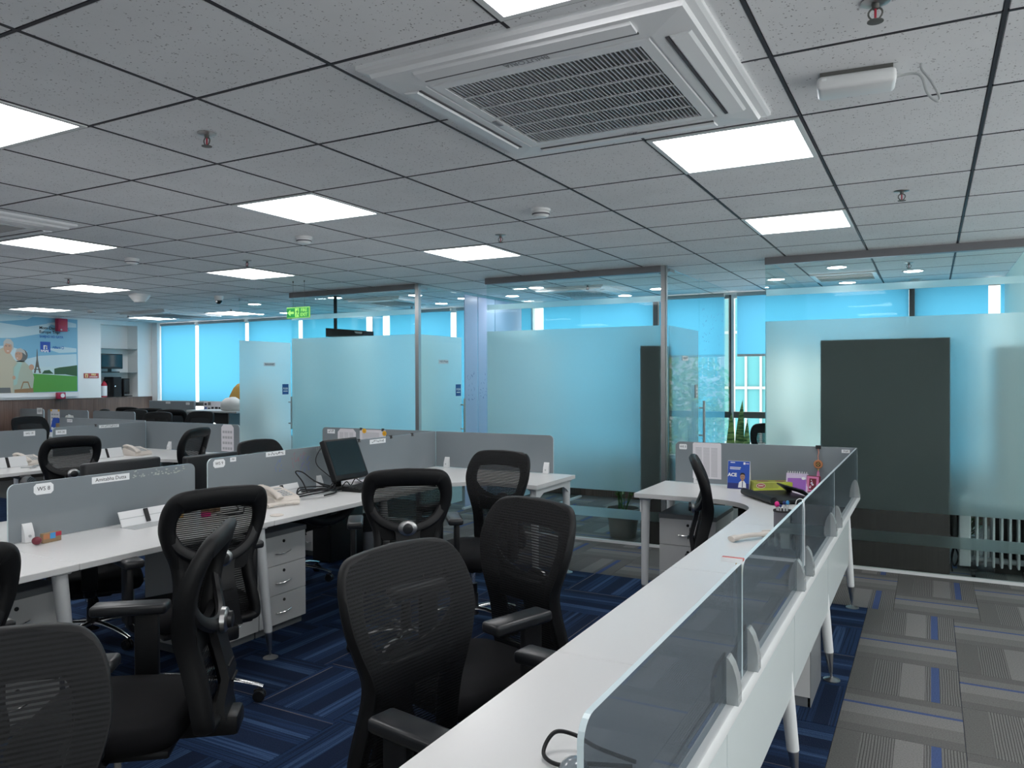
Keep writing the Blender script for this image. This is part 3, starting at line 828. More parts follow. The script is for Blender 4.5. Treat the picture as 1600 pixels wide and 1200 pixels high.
def downlight(x, y, label):
    t = thing('downlight', label, 'light', (x, y, CEIL), 0, 'round downlights in the meeting rooms')
    B().lathe([(0.083, 0.0), (0.092, -0.002), (0.092, -0.006), (0.078, -0.007), (0.077, -0.003)], n=24).obj('trim_ring', 'white_plastic', t)
    B().lathe([(0.077, -0.004), (0.077, -0.0055), (0.02, -0.0055)], n=24).obj('diffuser', 'spot_light', t)
for x, y, lb in [(-1.345, 8.0, 'round downlight left of the grille in the right meeting room'), (-0.727, 7.38, 'round downlight in front of the grille in the right meeting room'),
                 (-0.75, 8.645, 'round downlight behind the grille in the right meeting room'), (-0.137, 8.0, 'round downlight beside the sprinkler in the right meeting room'),
                 (-4.36, 8.05, 'round downlight at the left end of the middle meeting room'), (-3.73, 7.43, 'round downlight in front of the middle room cassette'),
                 (-3.18, 8.68, 'round downlight behind the middle room cassette'), (-2.63, 8.2, 'round downlight near the dark post in the middle room'),
                 (-6.3, 7.15, 'round downlight beside the hanging screen pole'), (-5.6, 8.40, 'round downlight behind the cassette of the first meeting room'),
                 (-5.30, 7.40, 'round downlight right of the cassette of the first meeting room'),
                 (-7.75, 7.25, 'front left round downlight behind the leftmost door'), (-7.53, 7.9, 'front right round downlight behind the leftmost door'),
                 (-8.9, 8.4, 'back left round downlight behind the leftmost door'), (-8.4, 8.45, 'back right round downlight behind the leftmost door'),
                 (-5.0, 8.0, 'round downlight seen through the second glass door')]:
    downlight(x, y, lb)

# ---- ceiling cassette air conditioners
def cassette(cx, cy_, label, name='air_conditioner', S=0.528, detail=True):
    t = thing(name, label, 'air conditioner', (cx, cy_, CEIL), 0)
    f = B(); g0 = S*0.62
    # tapered outer fascia, ring
    def ring(a0, z0, a1, z1):
        c0 = [(-a0, -a0, z0), (a0, -a0, z0), (a0, a0, z0), (-a0, a0, z0)]; c1 = [(-a1, -a1, z1), (a1, -a1, z1), (a1, a1, z1), (-a1, a1, z1)]
        for k in range(4): f.quad([c0[k], c0[(k+1) % 4], c1[(k+1) % 4], c1[k]])
    ring(S, 0.003, S, -0.012); ring(S, -0.012, S-0.010, -0.018); ring(S-0.010, -0.018, S-0.030, -0.022); ring(S-0.030, -0.022, S-0.036, -0.034)
    ring(S-0.036, -0.034, g0+0.045, -0.040); ring(g0+0.045, -0.040, g0+0.043, -0.036); ring(g0+0.043, -0.036, g0+0.036, -0.036); ring(g0+0.036, -0.036, g0+0.034, -0.041); ring(g0+0.034, -0.041, g0, -0.041); ring(g0, -0.041, g0, -0.012)
    f.obj('fascia', 'ac_white', t, smooth=0.5)
    B().box(-g0, g0, -g0, g0, -0.014, -0.011).obj('filter', 'ac_dark', t, smooth=0)
    n = 46 if detail else 16
    sl = B()
    for k in range(n):
        x = -g0+2*g0*(k+0.5)/n
        wv = 2*g0/n*0.30
        sl.quad([(x-wv, -g0, -0.039), (x+wv*0.4, -g0, -0.040), (x+wv*0.4, g0, -0.040), (x-wv, g0, -0.039)])
        sl.quad([(x-wv, -g0, -0.039), (x-wv+0.002, -g0, -0.020), (x-wv+0.002, g0, -0.020), (x-wv, g0, -0.039)])
    o = sl.obj('grille_slats', 'ac_slat', t, smooth=0); o['kind'] = 'stuff'
    bar = B()
    for k in range(1, 6):
        y = -g0+2*g0*k/6; bar.box(-g0, g0, y-0.003, y+0.003, -0.041, -0.036)
    bar.obj('grille_bars', 'ac_slat', t, smooth=0)
    for k in range(4):
        M = Matrix.Rotation(k*PI/2, 4, 'Z')
        lv = B()
        y0 = g0+(S-g0)*0.60; hw = S*0.66
        lv.prism([(y0-0.032, -0.038), (y0-0.026, -0.046), (y0+0.020, -0.041), (y0+0.030, -0.034), (y0+0.02, -0.030), (y0-0.03, -0.030)], -hw, hw, 'x', M)
        vn = lv.obj('louvre_flap', 'ac_white', t, smooth=0.5)
        B().box(-hw, hw, y0-0.044, y0-0.034, -0.0412, -0.034, M=M).obj('air_slot', 'ac_dark', vn, smooth=0)
    return t, g0
ac1, g0 = cassette(-1.04, 2.405, 'white ceiling cassette air conditioner with slatted grille beside the bright panel')
text('lettering', 'BHUTORIA', 0.030, 'ac_text', ac1, (0.0, -g0-0.066, -0.0425), (0, PI, 0))
text('lettering', 'BHUT', 0.022, 'ac_text', ac1, (0.04, g0+0.062, -0.0425), (0, PI, 0))
B().rbox(-g0-0.028, -g0-0.008, 0.02, 0.075, -0.044, -0.040, 0.002, 1).obj('sensor_window', 'ac_text', ac1)
cassette(-5.225, 2.43, 'white ceiling cassette air conditioner cut by the left edge of the photo')
cassette(-9.93, 7.68, 'distant ceiling cassette with dark slots above the window blinds', detail=False)
cassette(-5.92, 7.78, 'ceiling cassette with dark slots inside the first meeting room', S=0.42, detail=False)
cassette(-3.42, 7.95, 'ceiling cassette with dark slot inside the middle meeting room', S=0.42, detail=False)
# square supply grille in the right room
t = thing('ceiling_grille', 'square white ceiling grille among the downlights of the right meeting room', 'vent', cell(2, 11))
f = B(); h = 0.29
for (a, c, d_, e_) in ((-h, h, -h, -h+0.04), (-h, h, h-0.04, h), (-h, -h+0.04, -h+0.04, h-0.04), (h-0.04, h, -h+0.04, h-0.04)): f.box(a, c, d_, e_, -0.012, 0.014)
f.obj('frame', 'white_plastic', t, smooth=0)
B().box(-h+0.04, h-0.04, -h+0.04, h-0.04, 0.006, 0.014).obj('backing', 'ash_grey', t, smooth=0)
for k in range(5):
    B().box(-h+0.04, h-0.04, -0.012, 0.012, -0.004, 0.004, M=Matrix.Translation((0, -0.2+0.1*k, 0)) @ Matrix.Rotation(0.6, 4, 'X')).obj('vane', 'white_plastic', t, smooth=0)

# ---- sprinklers, detectors, speaker, camera, access point
def sprinkler(x, y, label):
    t = thing('sprinkler', label, 'sprinkler', (x, y, CEIL), 0, 'ceiling sprinkler heads')
    B().lathe([(0.0, 0.0), (0.036, 0.0), (0.036, -0.003), (0.018, -0.008), (0.010, -0.008)], n=20).obj('escutcheon', 'steel', t)
    b_ = B(); b_.cyl((0, 0, -0.005), (0, 0, -0.020), 0.010, 0.008, 12)
    for s in (-1, 1): b_.tube(bez((s*0.008, 0, -0.018), (s*0.022, 0, -0.026), (s*0.018, 0, -0.04), (s*0.003, 0, -0.050), 6), 0.0025, 6)
    b_.obj('yoke', 'sill_dark', t)
    B().cyl((0, 0, -0.020), (0, 0, -0.048), 0.003, n=8).obj('bulb', 'red', t)
    B().lathe([(0.004, -0.048), (0.020, -0.051), (0.020, -0.053), (0.003, -0.054)], n=16).obj('deflector', 'sill_dark', t)
for x, y, lb in [(-2.506, 2.105, 'sprinkler head nearest the viewer on the tiles left of the air conditioner'), (-0.125, 2.202, 'sprinkler head at the top edge near the access point'),
                 (-0.131, 4.515, 'sprinkler head on the tiles above the right meeting room'), (-4.934, 4.538, 'sprinkler head beside the panel before the exit sign room'),
                 (-2.564, 4.571, 'sprinkler head beside the panel before the middle room'), (-7.298, 4.499, 'sprinkler head beside the panel near the dome speaker'),
                 (-10.509, 7.378, 'far sprinkler head in front of the shelf niche'), (-8.611, 7.626, 'far sprinkler head above the leftmost door edge'),
                 (-0.16, 7.40, 'sprinkler head inside the right meeting room'), (-3.162, 7.5, 'sprinkler head inside the middle meeting room'),
                 (-6.0, 8.3, 'sprinkler head inside the first meeting room')]:
    sprinkler(x, y, lb)
def detector(x, y, label, s=1.0):
    t = thing('smoke_detector', label, 'smoke detector', (x, y, CEIL), 0, 'white ceiling smoke detectors')
    B().lathe([(0.0, 0.0), (0.056*s, 0.0), (0.056*s, -0.012), (0.050*s, -0.016)], n=24).obj('base', 'white_plastic', t)
    B().lathe([(0.050*s, -0.015), (0.048*s, -0.034), (0.036*s, -0.046), (0.0, -0.048)], n=24).obj('cover', 'white_plastic', t)
    B().lathe([(0.051*s, -0.026), (0.052*s, -0.030), (0.049*s, -0.034)], n=24).obj('vent_band', 'ink_grey', t)
for x, y, lb in [(-1.971, 3.989, 'white smoke detector on the tiles right of the lit panel'), (-3.769, 3.969, 'white smoke detector on the tiles below the lit panel'),
                 (-5.654, 4.007, 'small white smoke detector on the tiles at left, beyond a panel'), (-10.45, 6.771, 'far white smoke detector above the fire sign column'),
                 (-0.132, 8.703, 'white smoke detector inside the right meeting room'), (-3.805, 8.721, 'white smoke detector inside the middle meeting room')]:
    detector(x, y, lb)
t = thing('dome_speaker', 'white conical dome speaker hanging from the ceiling before the far windows', 'speaker', (-7.993, 5.759, CEIL))
B().lathe([(0.0, 0.0), (0.115, 0.0), (0.115, -0.02), (0.07, -0.075), (0.06, -0.085)], n=28).obj('housing', 'white_plastic', t)
B().lathe([(0.062, -0.084), (0.058, -0.094), (0.0, -0.097)], n=28).obj('grille', 'ash_grey', t)
t = thing('dome_camera', 'white dome security camera with black lens beside the first glass door', 'camera', (-7.365, 6.34, CEIL))
B().lathe([(0.0, 0.0), (0.052, 0.0), (0.05, -0.03), (0.043, -0.052)], n=24).obj('mount', 'white_plastic', t)
B().ball((0, 0, -0.055), 0.04, 20).obj('dome', 'screen_black', t)
B().cyl((0.01, -0.038, -0.066), (0.013, -0.042, -0.068), 0.012, n=14).obj('lens', 'chrome', t)
t = thing('access_point', 'white wireless access point fixed under the ceiling with a looped cable', 'access point', (-0.21, 2.70, CEIL), math.atan2(0.02, 0.22))
B().rbox(-0.115, 0.115, -0.062, 0.060, -0.055, -0.012, 0.014, 3).obj('housing', 'white_plastic', t)
B().box(-0.105, 0.105, -0.052, 0.055, -0.014, 0.0).obj('mounting_plate', 'sill_dark', t, smooth=0)
B().rbox(-0.1, -0.085, -0.0635, -0.061, -0.03, -0.022, 0.001, 1).obj('indicator', 'white_print', t)
cb = catmull([(0.11, -0.01, -0.03), (0.16, -0.012, -0.028), (0.185, -0.02, -0.045), (0.2, -0.03, -0.10), (0.225, -0.035, -0.13), (0.232, -0.03, -0.115), (0.21, -0.02, -0.06), (0.187, -0.012, -0.02), (0.185, -0.01, 0.004)], 8)
B().tube(cb, 0.0042, 8).obj('cable', 'ash_grey', t)
t = thing('projector', 'black wedge shaped display hanging on a ceiling pole inside the first meeting room', 'projector', (-6.188, 7.03, CEIL))
B().box(-0.014, 0.014, -0.014, 0.014, -0.40, 0.0).obj('pole', 'black_plastic', t, smooth=0)
B().rbox(-0.05, 0.05, -0.05, 0.05, -0.008, 0.0, 0.003, 1).obj('ceiling_plate', 'black_plastic', t)
B().prism([(-0.125, -0.375), (0.44, -0.425), (0.44, -0.478), (-0.125, -0.478)], -0.03, 0.16, 'y').obj('housing', 'black_plastic', t, smooth=0)
B().prism([(0.31, -0.428), (0.43, -0.438), (0.42, -0.462), (0.335, -0.452)], -0.034, -0.03, 'y').obj('lens_cover', 'ash_grey', t, smooth=0)

# ---- hanging exit sign
t = thing('exit_sign', 'green fire exit sign with white arrow hanging from two ceiling wires', 'sign', (-5.53, 5.74, 2.148))
B().rbox(-0.153, 0.153, -0.009, 0.009, -0.055, 0.055, 0.004, 1).obj('panel', 'exit_light', t)
fp = B().box(-0.146, 0.146, -0.0102, -0.009, -0.047, 0.047).obj('face', 'exit_green', t, smooth=0)
a = B(); yy = -0.0108
a.quad([(-0.137, yy, 0.0), (-0.098, yy, 0.032), (-0.098, yy, -0.032)]); a.quad([(-0.10, yy, 0.012), (-0.052, yy, 0.012), (-0.052, yy, -0.012), (-0.10, yy, -0.012)])
a.obj('arrow', 'exit_light', t, smooth=0)
a = B(); a.quad([(-0.036, yy, 0.042), (0.016, yy, 0.042), (0.016, yy, -0.042), (-0.036, yy, -0.042)]); a.obj('door_symbol', 'exit_light', t, smooth=0)
a = B(); yy = -0.0112
a.quad([(-0.004, yy, 0.036), (0.006, yy, 0.036), (0.006, yy, 0.024), (-0.004, yy, 0.024)])
a.quad([(-0.012, yy, 0.022), (0.006, yy, 0.020), (0.002, yy, -0.006), (-0.012, yy, -0.004)])
a.quad([(-0.012, yy, 0.020), (-0.028, yy, 0.006), (-0.025, yy, 0.001), (-0.010, yy, 0.012)]); a.quad([(0.004, yy, 0.018), (0.013, yy, 0.004), (0.009, yy, 0.0), (0.0, yy, 0.012)])
a.quad([(-0.010, yy, -0.004), (-0.026, yy, -0.036), (-0.019, yy, -0.038), (-0.003, yy, -0.006)]); a.quad([(-0.004, yy, -0.004), (0.012, yy, -0.020), (0.008, yy, -0.038), (0.002, yy, -0.020)])
a.obj('running_figure', 'exit_green', t, smooth=0)
text('lettering', 'FIRE', 0.046, 'exit_light', t, (0.082, -0.0108, 0.022), FACE_NY, bold=0.001)
text('lettering', 'EXIT', 0.046, 'exit_light', t, (0.082, -0.0108, -0.022), FACE_NY, bold=0.001)
for x in (-0.07, 0.08):
    b_ = B(); b_.cyl((x, 0, 0.055), (x, 0, 0.317), 0.0012, n=6); b_.cyl((x, 0, 0.30), (x, 0, 0.317), 0.006, n=8); b_.obj('hanging_wire', 'sill_dark', t)

# ================================================================== LEFT WALL: poster, alarms, signs, shelves
PX = XL+0.012
t = thing('wall_poster', 'large travel poster of a smiling grey-haired couple by an iron tower', 'poster', (XL, 6.0, 0))
def pz(v): return 1.29+(613-v)*0.00985
def py(u): return 6.36+u*0.00966-6.0
B().box(0.001, 0.012, -1.0, 1.53, 1.29, 2.44).obj('backing', 'poster_sky', t, smooth=0)
def flat(name, pts, m, lvl, uv=True):
    x = 0.0122+lvl*0.0005
    b_ = B()
    for poly in pts: b_.quad([(x, py(u), pz(v)) for u, v in poly])
    return b_.obj(name, m, t, smooth=0)
def disc(u, v, ru, rv, n=16): return [(u+ru*math.cos(2*PI*k/n), v+rv*math.sin(2*PI*k/n)) for k in range(n)]
flat('printed_clouds', [[(-100, 520), (0, 508), (40, 512), (80, 504), (60, 522), (20, 530), (-100, 535)], [(20, 566), (60, 556), (119, 552), (120, 580), (50, 580)], [(-100, 550), (10, 542), (40, 550), (30, 585), (-100, 585)]], 'poster_cloud', 1)
flat('printed_haze', [[(-100, 578), (120, 572), (120, 592), (-100, 595)]], 'poster_pale', 2)
flat('printed_lawn', [[(-100, 590), (50, 584), (120, 588), (120, 612), (-100, 614)]], 'poster_grass', 3)
flat('printed_clouds', [[(-60, 500), (-10, 494), (30, 497), (55, 493), (40, 501), (0, 506), (-60, 508)], [(70, 545), (95, 541), (119, 543), (119, 549), (90, 551)], [(70, 505), (100, 500), (119, 503), (119, 509), (95, 510)]], 'poster_cloud', 1)
flat('printed_trees', [[(82, 585), (82, 576), (90, 574), (98, 573), (106, 572), (120, 570), (120, 588), (112, 587), (100, 585)], [(62, 584), (66, 579), (74, 578), (81, 584)]], 'poster_tree', 4)
flat('printed_tower', [[(54.6, 546), (55.4, 546), (56.2, 562), (53.8, 562)], [(53.8, 562), (56.2, 562), (58.2, 574), (51.8, 574)], [(51.8, 574), (54, 574), (52.5, 583), (49.5, 583)], [(56, 574), (58.2, 574), (61, 583), (57.8, 583)], [(50, 576.5), (60, 576.5), (60, 578), (50, 578)]], 'poster_iron', 5)
flat('printed_man_coat', [[(-14, 614), (-14, 560), (-4, 549), (4, 545), (14, 552), (20, 562), (24, 566), (22, 590), (19, 614)]], 'poster_cream', 5)
flat('printed_man_face', [disc(11, 545, 6.2, 9.5)], 'poster_skin', 6)
flat('printed_man_hair', [[(4.6, 544), (4.8, 536), (9, 531.5), (15, 532), (19, 537), (19.5, 546), (17.5, 549), (17, 540), (8, 538.5)]], 'poster_hair', 7)
flat('printed_woman_hair', [disc(33, 556, 7.5, 9)], 'poster_hair_dark', 6)
flat('printed_woman_face', [disc(27, 556, 5.6, 8)], 'poster_skin', 7)
flat('printed_woman_fringe', [[(22, 552), (24, 546.5), (30, 545), (36, 549), (38, 556), (33, 552), (26, 550.5)]], 'poster_hair', 8)
flat('printed_woman_cardigan', [[(18, 614), (18, 575), (24, 566), (36, 566), (46, 575), (50, 590), (48, 606), (40, 614)]], 'poster_sage', 6)
flat('printed_woman_top', [[(20, 575), (26, 567), (32, 567), (27, 583), (24, 600), (19, 602)]], 'poster_mint', 7)
flat('printed_hands', [disc(46, 574, 4, 4.5), disc(19.5, 590, 2.5, 3)], 'poster_skin', 8)
flat('printed_basket', [[(20, 608), (48, 606), (49, 613), (20, 613)], [(29, 607), (33, 596), (41, 596), (45, 607), (43, 607), (40, 598), (34, 598), (31, 607)]], 'poster_basket', 8)
flat('printed_dark_hem', [[(-14, 605), (14, 605), (15, 613), (-14, 613)]], 'poster_hair_dark', 7)
flat('printed_smiles', [[(8.8, 549.5), (13.2, 549.5), (11, 550.7)], [(23, 560), (26.4, 560), (24.6, 561)]], 'white_print', 9)
flat('printed_eyes', [[(7, 542), (9.5, 542), (9.5, 543), (7, 543)], [(12, 542), (14.5, 542), (14.5, 543), (12, 543)], [(22.8, 553.5), (25, 553.5), (25, 554.3), (22.8, 554.3)], [(27, 553.5), (29.2, 553.5), (29.2, 554.3), (27, 554.3)]], 'poster_hair_dark', 9)
def ptext(s, u, v, size, m, bold=0.002, sx=1.0): return text('printed_lettering', s, size, m, t, (0.0155, py(u), pz(v)), FACE_X, align='LEFT', bold=bold, sx=sx)
ptext('Mom-Dad ka pyar,', 58.5, 512.5, 0.062, 'ink', 0.001)
ptext('Europe Trip?', 58.5, 518.8, 0.062, 'ink', 0.001)
ptext('SAMJHO HO GAYA', 59, 526, 0.050, 'poster_blue_text', 0.002, 0.86)
lg = flat('printed_logo', [[(60, 534), (76, 534), (76, 550), (60, 550)]], 'blue_print', 4)
flat('printed_logo_mark', [[(65, 539.5), (70.5, 539.5), (70.5, 541), (67, 541), (67, 546), (65, 546)], [(69, 542), (71, 542), (71, 543.5), (69, 543.5)], [(69, 539.5), (71, 539.5), (71, 545.5), (69, 545.5)]], 'white_print', 6)
ptext('BAJAJ', 60.6, 548.2, 0.040, 'white_print', 0.002, 1.25)
ptext('Allianz', 79, 542.5, 0.050, 'poster_blue_text', 0.002)
flat('printed_ring', [[(94.5, 540.3), (97.5, 540.3), (97.5, 541.2), (94.5, 541.2)], [(94.5, 543.8), (97.5, 543.8), (97.5, 544.7), (94.5, 544.7)], [(94, 541), (94.7, 541), (94.7, 544), (94, 544)], [(97.3, 541), (98, 541), (98, 544), (97.3, 544)]], 'poster_blue_text', 6)
# trim board and trunking under the poster
struct('trim_7', B().box(XL, XL+0.03, 4.0, 7.53, 1.187, 1.286).box(XL+0.03, XL+0.05, 4.0, 7.50, 1.215, 1.235), 'white_plastic', smooth=0)
t = thing('fire_sounder', 'red fire alarm sounder at the top of the travel poster', 'alarm', (XL+0.018, 7.24, 2.36))
B().rbox(0, 0.09, -0.075, 0.075, -0.125, 0.075, 0.008, 2).obj('housing', 'alarm_red', t)
B().cyl((0.09, 0, 0.0), (0.094, 0, 0.0), 0.045, n=20).obj('sounder_face', 'red', t)
B().ball((0.09, -0.03, -0.1), 0.014, 12).obj('lamp', 'white_print', t)
t = thing('fire_call_point', 'small red fire call point with round white disc below the poster', 'alarm', (XL+0.05, 7.21, 1.235))
B().rbox(0, 0.055, -0.065, 0.065, -0.05, 0.05, 0.006, 2).obj('housing', 'alarm_red', t)
B().cyl((0.055, 0.015, 0), (0.060, 0.015, 0), 0.033, n=20).obj('glass_disc', 'white_print', t)
B().rbox(0.0, 0.04, 0.065, 0.085, 0.01, 0.04, 0.004, 1).obj('test_key', 'white_print', t)
t = thing('fire_extinguisher_sign', 'red fire extinguisher sign on the white column', 'sign', (XL+0.002, 7.76, 1.545))
B().box(0, 0.006, -0.125, 0.125, -0.040, 0.040).obj('plate', 'sign_red', t, smooth=0)
text('lettering', 'FIRE', 0.042, 'sign_yellow', t, (0.0066, 0.035, 0.015), FACE_X, bold=0.0015)
text('lettering', 'EXTINGUISHER', 0.020, 'white_print', t, (0.0066, 0.035, -0.020), FACE_X, bold=0.0008)
B().quad([(0.0066, -0.105, -0.03), (0.0066, -0.06, -0.03), (0.0066, -0.06, 0.03), (0.0066, -0.105, 0.03)]).obj('symbol', 'sign_yellow', t, smooth=0)
B().quad([(0.007, -0.092, -0.026), (0.007, -0.075, -0.026), (0.007, -0.075, 0.012), (0.007, -0.092, 0.012)]).quad([(0.007, -0.09, 0.014), (0.007, -0.066, 0.02), (0.007, -0.066, 0.024), (0.007, -0.09, 0.02)]).obj('symbol_bottle', 'sign_red', t, smooth=0)
# glass shelves in the niche
for z, lb in ((2.0, 'upper glass shelf spanning the wall niche'), (1.60, 'middle glass shelf in the niche carrying a monitor')):
    t = tag(B().box(XL-ND+0.002, XL-0.01, NY0+0.002, NY1-0.002, z-0.006, z).obj('glass_shelf', 'glass_shelf', smooth=0), lb, 'shelf')
def monitor(loc, rz, label, W=0.42, H=0.26, stand=0.13, tilt=0.0, name='monitor', fo=0.0):
    t = thing(name, label, 'monitor', loc, rz)
    M = Matrix.Translation((0, 0, stand)) @ Matrix.Rotation(tilt, 4, 'X')
    B().rbox(-W/2, W/2, -0.02, 0.025, -0.01, H, 0.008, 2, M=M).obj('housing', 'black_plastic', t)
    B().box(-W/2+0.016, W/2-0.016, -0.0215, -0.0200, 0.022, H-0.016, M=M).obj('screen', 'screen_black', t, smooth=0)
    B().rbox(-0.03, 0.03, 0.03+fo, 0.055+fo, 0.0, stand+0.10, 0.006, 2).obj('stand_neck', 'black_plastic', t)
    B().rbox(-0.11, 0.11, -0.07+fo*1.6, 0.10+fo*0.8, 0.0, 0.014, 0.005, 2).obj('stand_foot', 'black_plastic', t)
    B().cyl((0, -0.0218, 0.008), (0, -0.0225, 0.008), 0.006, n=10).obj('badge', 'chrome', t)
    return t
monitor((XL-0.06, 8.15, 1.601), PI/2, 'flat black monitor on the middle glass shelf of the niche', W=0.40, H=0.24, stand=0.07)
monitor((XL-0.12, 8.455, NZ0), PI/2+0.6, 'small black monitor turned sideways on the niche floor', W=0.24, H=0.26, stand=0.05)
t = thing('computer_tower', 'black computer tower on the niche floor beside the extinguisher', 'computer', (XL-0.12, 8.22, NZ0))
B().rbox(-0.13, 0.12, -0.075, 0.075, 0, 0.335, 0.006, 2).obj('case', 'black_plastic', t)
B().rbox(0.118, 0.128, -0.07, 0.07, 0.01, 0.325, 0.004, 1).obj('front_panel', 'dark_plastic', t)
B().cyl((0.128, -0.045, 0.18), (0.131, -0.045, 0.18), 0.010, n=12).obj('power_button', 'chrome', t)
t = thing('fire_extinguisher', 'red and white fire extinguisher at the left side of the niche', 'fire extinguisher', (XL-0.08, 8.035, NZ0))
B().lathe([(0.0, 0), (0.042, 0), (0.045, 0.01), (0.045, 0.20), (0.035, 0.235), (0.016, 0.25), (0.016, 0.265), (0.0, 0.265)], n=20).obj('cylinder', 'red', t)
B().lathe([(0.0458, 0.02), (0.0462, 0.021), (0.0462, 0.185), (0.0458, 0.186)], n=20).obj('label_band', 'white_print', t)
b_ = B(); b_.rbox(-0.012, 0.05, -0.01, 0.01, 0.265, 0.275, 0.003, 1); b_.rbox(-0.012, 0.055, -0.008, 0.008, 0.288, 0.296, 0.003, 1); b_.cyl((0, 0, 0.26), (0, 0, 0.292), 0.010, n=10); b_.obj('valve_lever', 'black_plastic', t)
B().tube(bez((0.012, 0, 0.27), (0.05, 0.06, 0.32), (0.07, 0.075, 0.2), (0.03, 0.05, 0.06), 12), 0.006, 8).obj('hose', 'black_plastic', t)
# ================================================================== MESH OFFICE CHAIRS (forward = local +y)
YP = [(0.40, -0.272), (0.46, -0.268), (0.56, -0.248), (0.64, -0.226), (0.72, -0.206), (0.80, -0.220), (0.88, -0.240), (0.96, -0.274), (1.02, -0.303), (1.06, -0.318)]
def yp(z):
    e = 0.03
    return (interp(YP, z-e)+interp(YP, z)+interp(YP, z+e))/3
HALF = catmull([(0.0, 0.425, 0), (0.12, 0.425, 0), (0.175, 0.437, 0), (0.188, 0.48, 0), (0.180, 0.56, 0), (0.172, 0.64, 0), (0.180, 0.71, 0), (0.208, 0.78, 0), (0.230, 0.85, 0), (0.233, 0.91, 0), (0.224, 0.965, 0), (0.198, 1.008, 0), (0.145, 1.028, 0), (0.0, 1.036, 0)], 4)
OUT = [(p.x, p.y) for p in HALF]+[(-p.x, p.y) for p in reversed(HALF[1:-1])]
def inset(P, wfun):
    n = len(P); out = []
    for k in range(n):
        a, b, c = P[k-1], P[k], P[(k+1) % n]
        d = Vector((c[0]-a[0], c[1]-a[1])).normalized()
        nrm = Vector((-d.y, d.x))
        wv = wfun(b)
        out.append((b[0]+nrm.x*wv, b[1]+nrm.y*wv))
    return out
def back_frame_bm():
    b = B()
    def wf(p): return interp([(0.42, 0.040), (0.55, 0.046), (0.68, 0.046), (0.78, 0.056), (0.90, 0.064), (0.97, 0.080), (1.02, 0.092)], p[1])
    secs = [(0.05, 0.010), (0.0, 0.002), (0.0, -0.020), (0.18, -0.042), (0.72, -0.046), (1.0, -0.030), (1.0, -0.004), (0.85, 0.004)]
    rings = []
    for f, dy in secs:
        P = inset(OUT, lambda p: wf(p)*f)
        rings.append([b.bm.verts.new((x, yp(z)+(dy*interp([(0.43, 1.0), (0.52, 1.1), (0.74, 1.2), (0.86, 0.95), (1.0, 0.75)], z) if dy < 0 else dy)-0.02*(1-min(1, abs(x)/0.23)**2)*0.6, z)) for x, z in P])
    n = len(OUT)
    for A, Q in zip(rings, rings[1:]+rings[:1]):
        for k in range(n): b.bm.faces.new((A[k], A[(k+1) % n], Q[(k+1) % n], Q[k]))
    return b
def back_mesh_bm():
    b = B()
    P = inset(OUT, lambda p: 0.006)
    zs = [p[1] for p in P[:len(HALF)]]; xs = [max(0.0, p[0]) for p in P[:len(HALF)]]
    z0, z1 = 0.432, 1.029; n = 34; m = 10
    tab = sorted(zip(zs[3:-2], xs[3:-2]))
    rows = []
    for k in range(n+1):
        z = z0+(z1-z0)*k/n
        h = interp(tab, z)
        if k == n: h = 0.10
        if k == 0: h = min(h, 0.15)
        rows.append([b.bm.verts.new((h*(-1+2*q/m), yp(z)+0.011-0.012*(1-(h*(-1+2*q/m)/0.23)**2), z)) for q in range(m+1)])
    for A, Q in zip(rows, rows[1:]):
        for q in range(m): b.bm.faces.new((A[q], A[q+1], Q[q+1], Q[q]))
    return b
def seat_bm():
    b = B(); n = 36; rings = []
    def so(t, e=0.42): 
        c, s = math.cos(t), math.sin(t)
        return (math.copysign(abs(c)**e, c), math.copysign(abs(s)**e, s))
    for k, (f, z) in enumerate([(0.80, 0.405), (0.95, 0.412), (1.0, 0.432), (1.0, 0.458), (0.965, 0.479), (0.88, 0.489), (0.55, 0.490), (0.02, 0.484)]):
        ring = []
        for q in range(n):
            x, y = so(2*PI*q/n)
            yy = 0.015+0.245*f*y
            droop = -0.03*max(0, (yy-0.12)/0.14)**2 if z > 0.44 else -0.012*max(0, (yy-0.12)/0.14)
            ring.append(b.bm.verts.new((0.25*f*x*(1-0.10*max(0, -y)), yy, z+droop)))
        rings.append(ring)
    for A, Q in zip(rings, rings[1:]):
        for q in range(n): b.bm.faces.new((A[q], A[(q+1) % n], Q[(q+1) % n], Q[q]))
    b.bm.faces.new(list(reversed(rings[0]))); b.bm.faces.new(rings[-1])
    return b
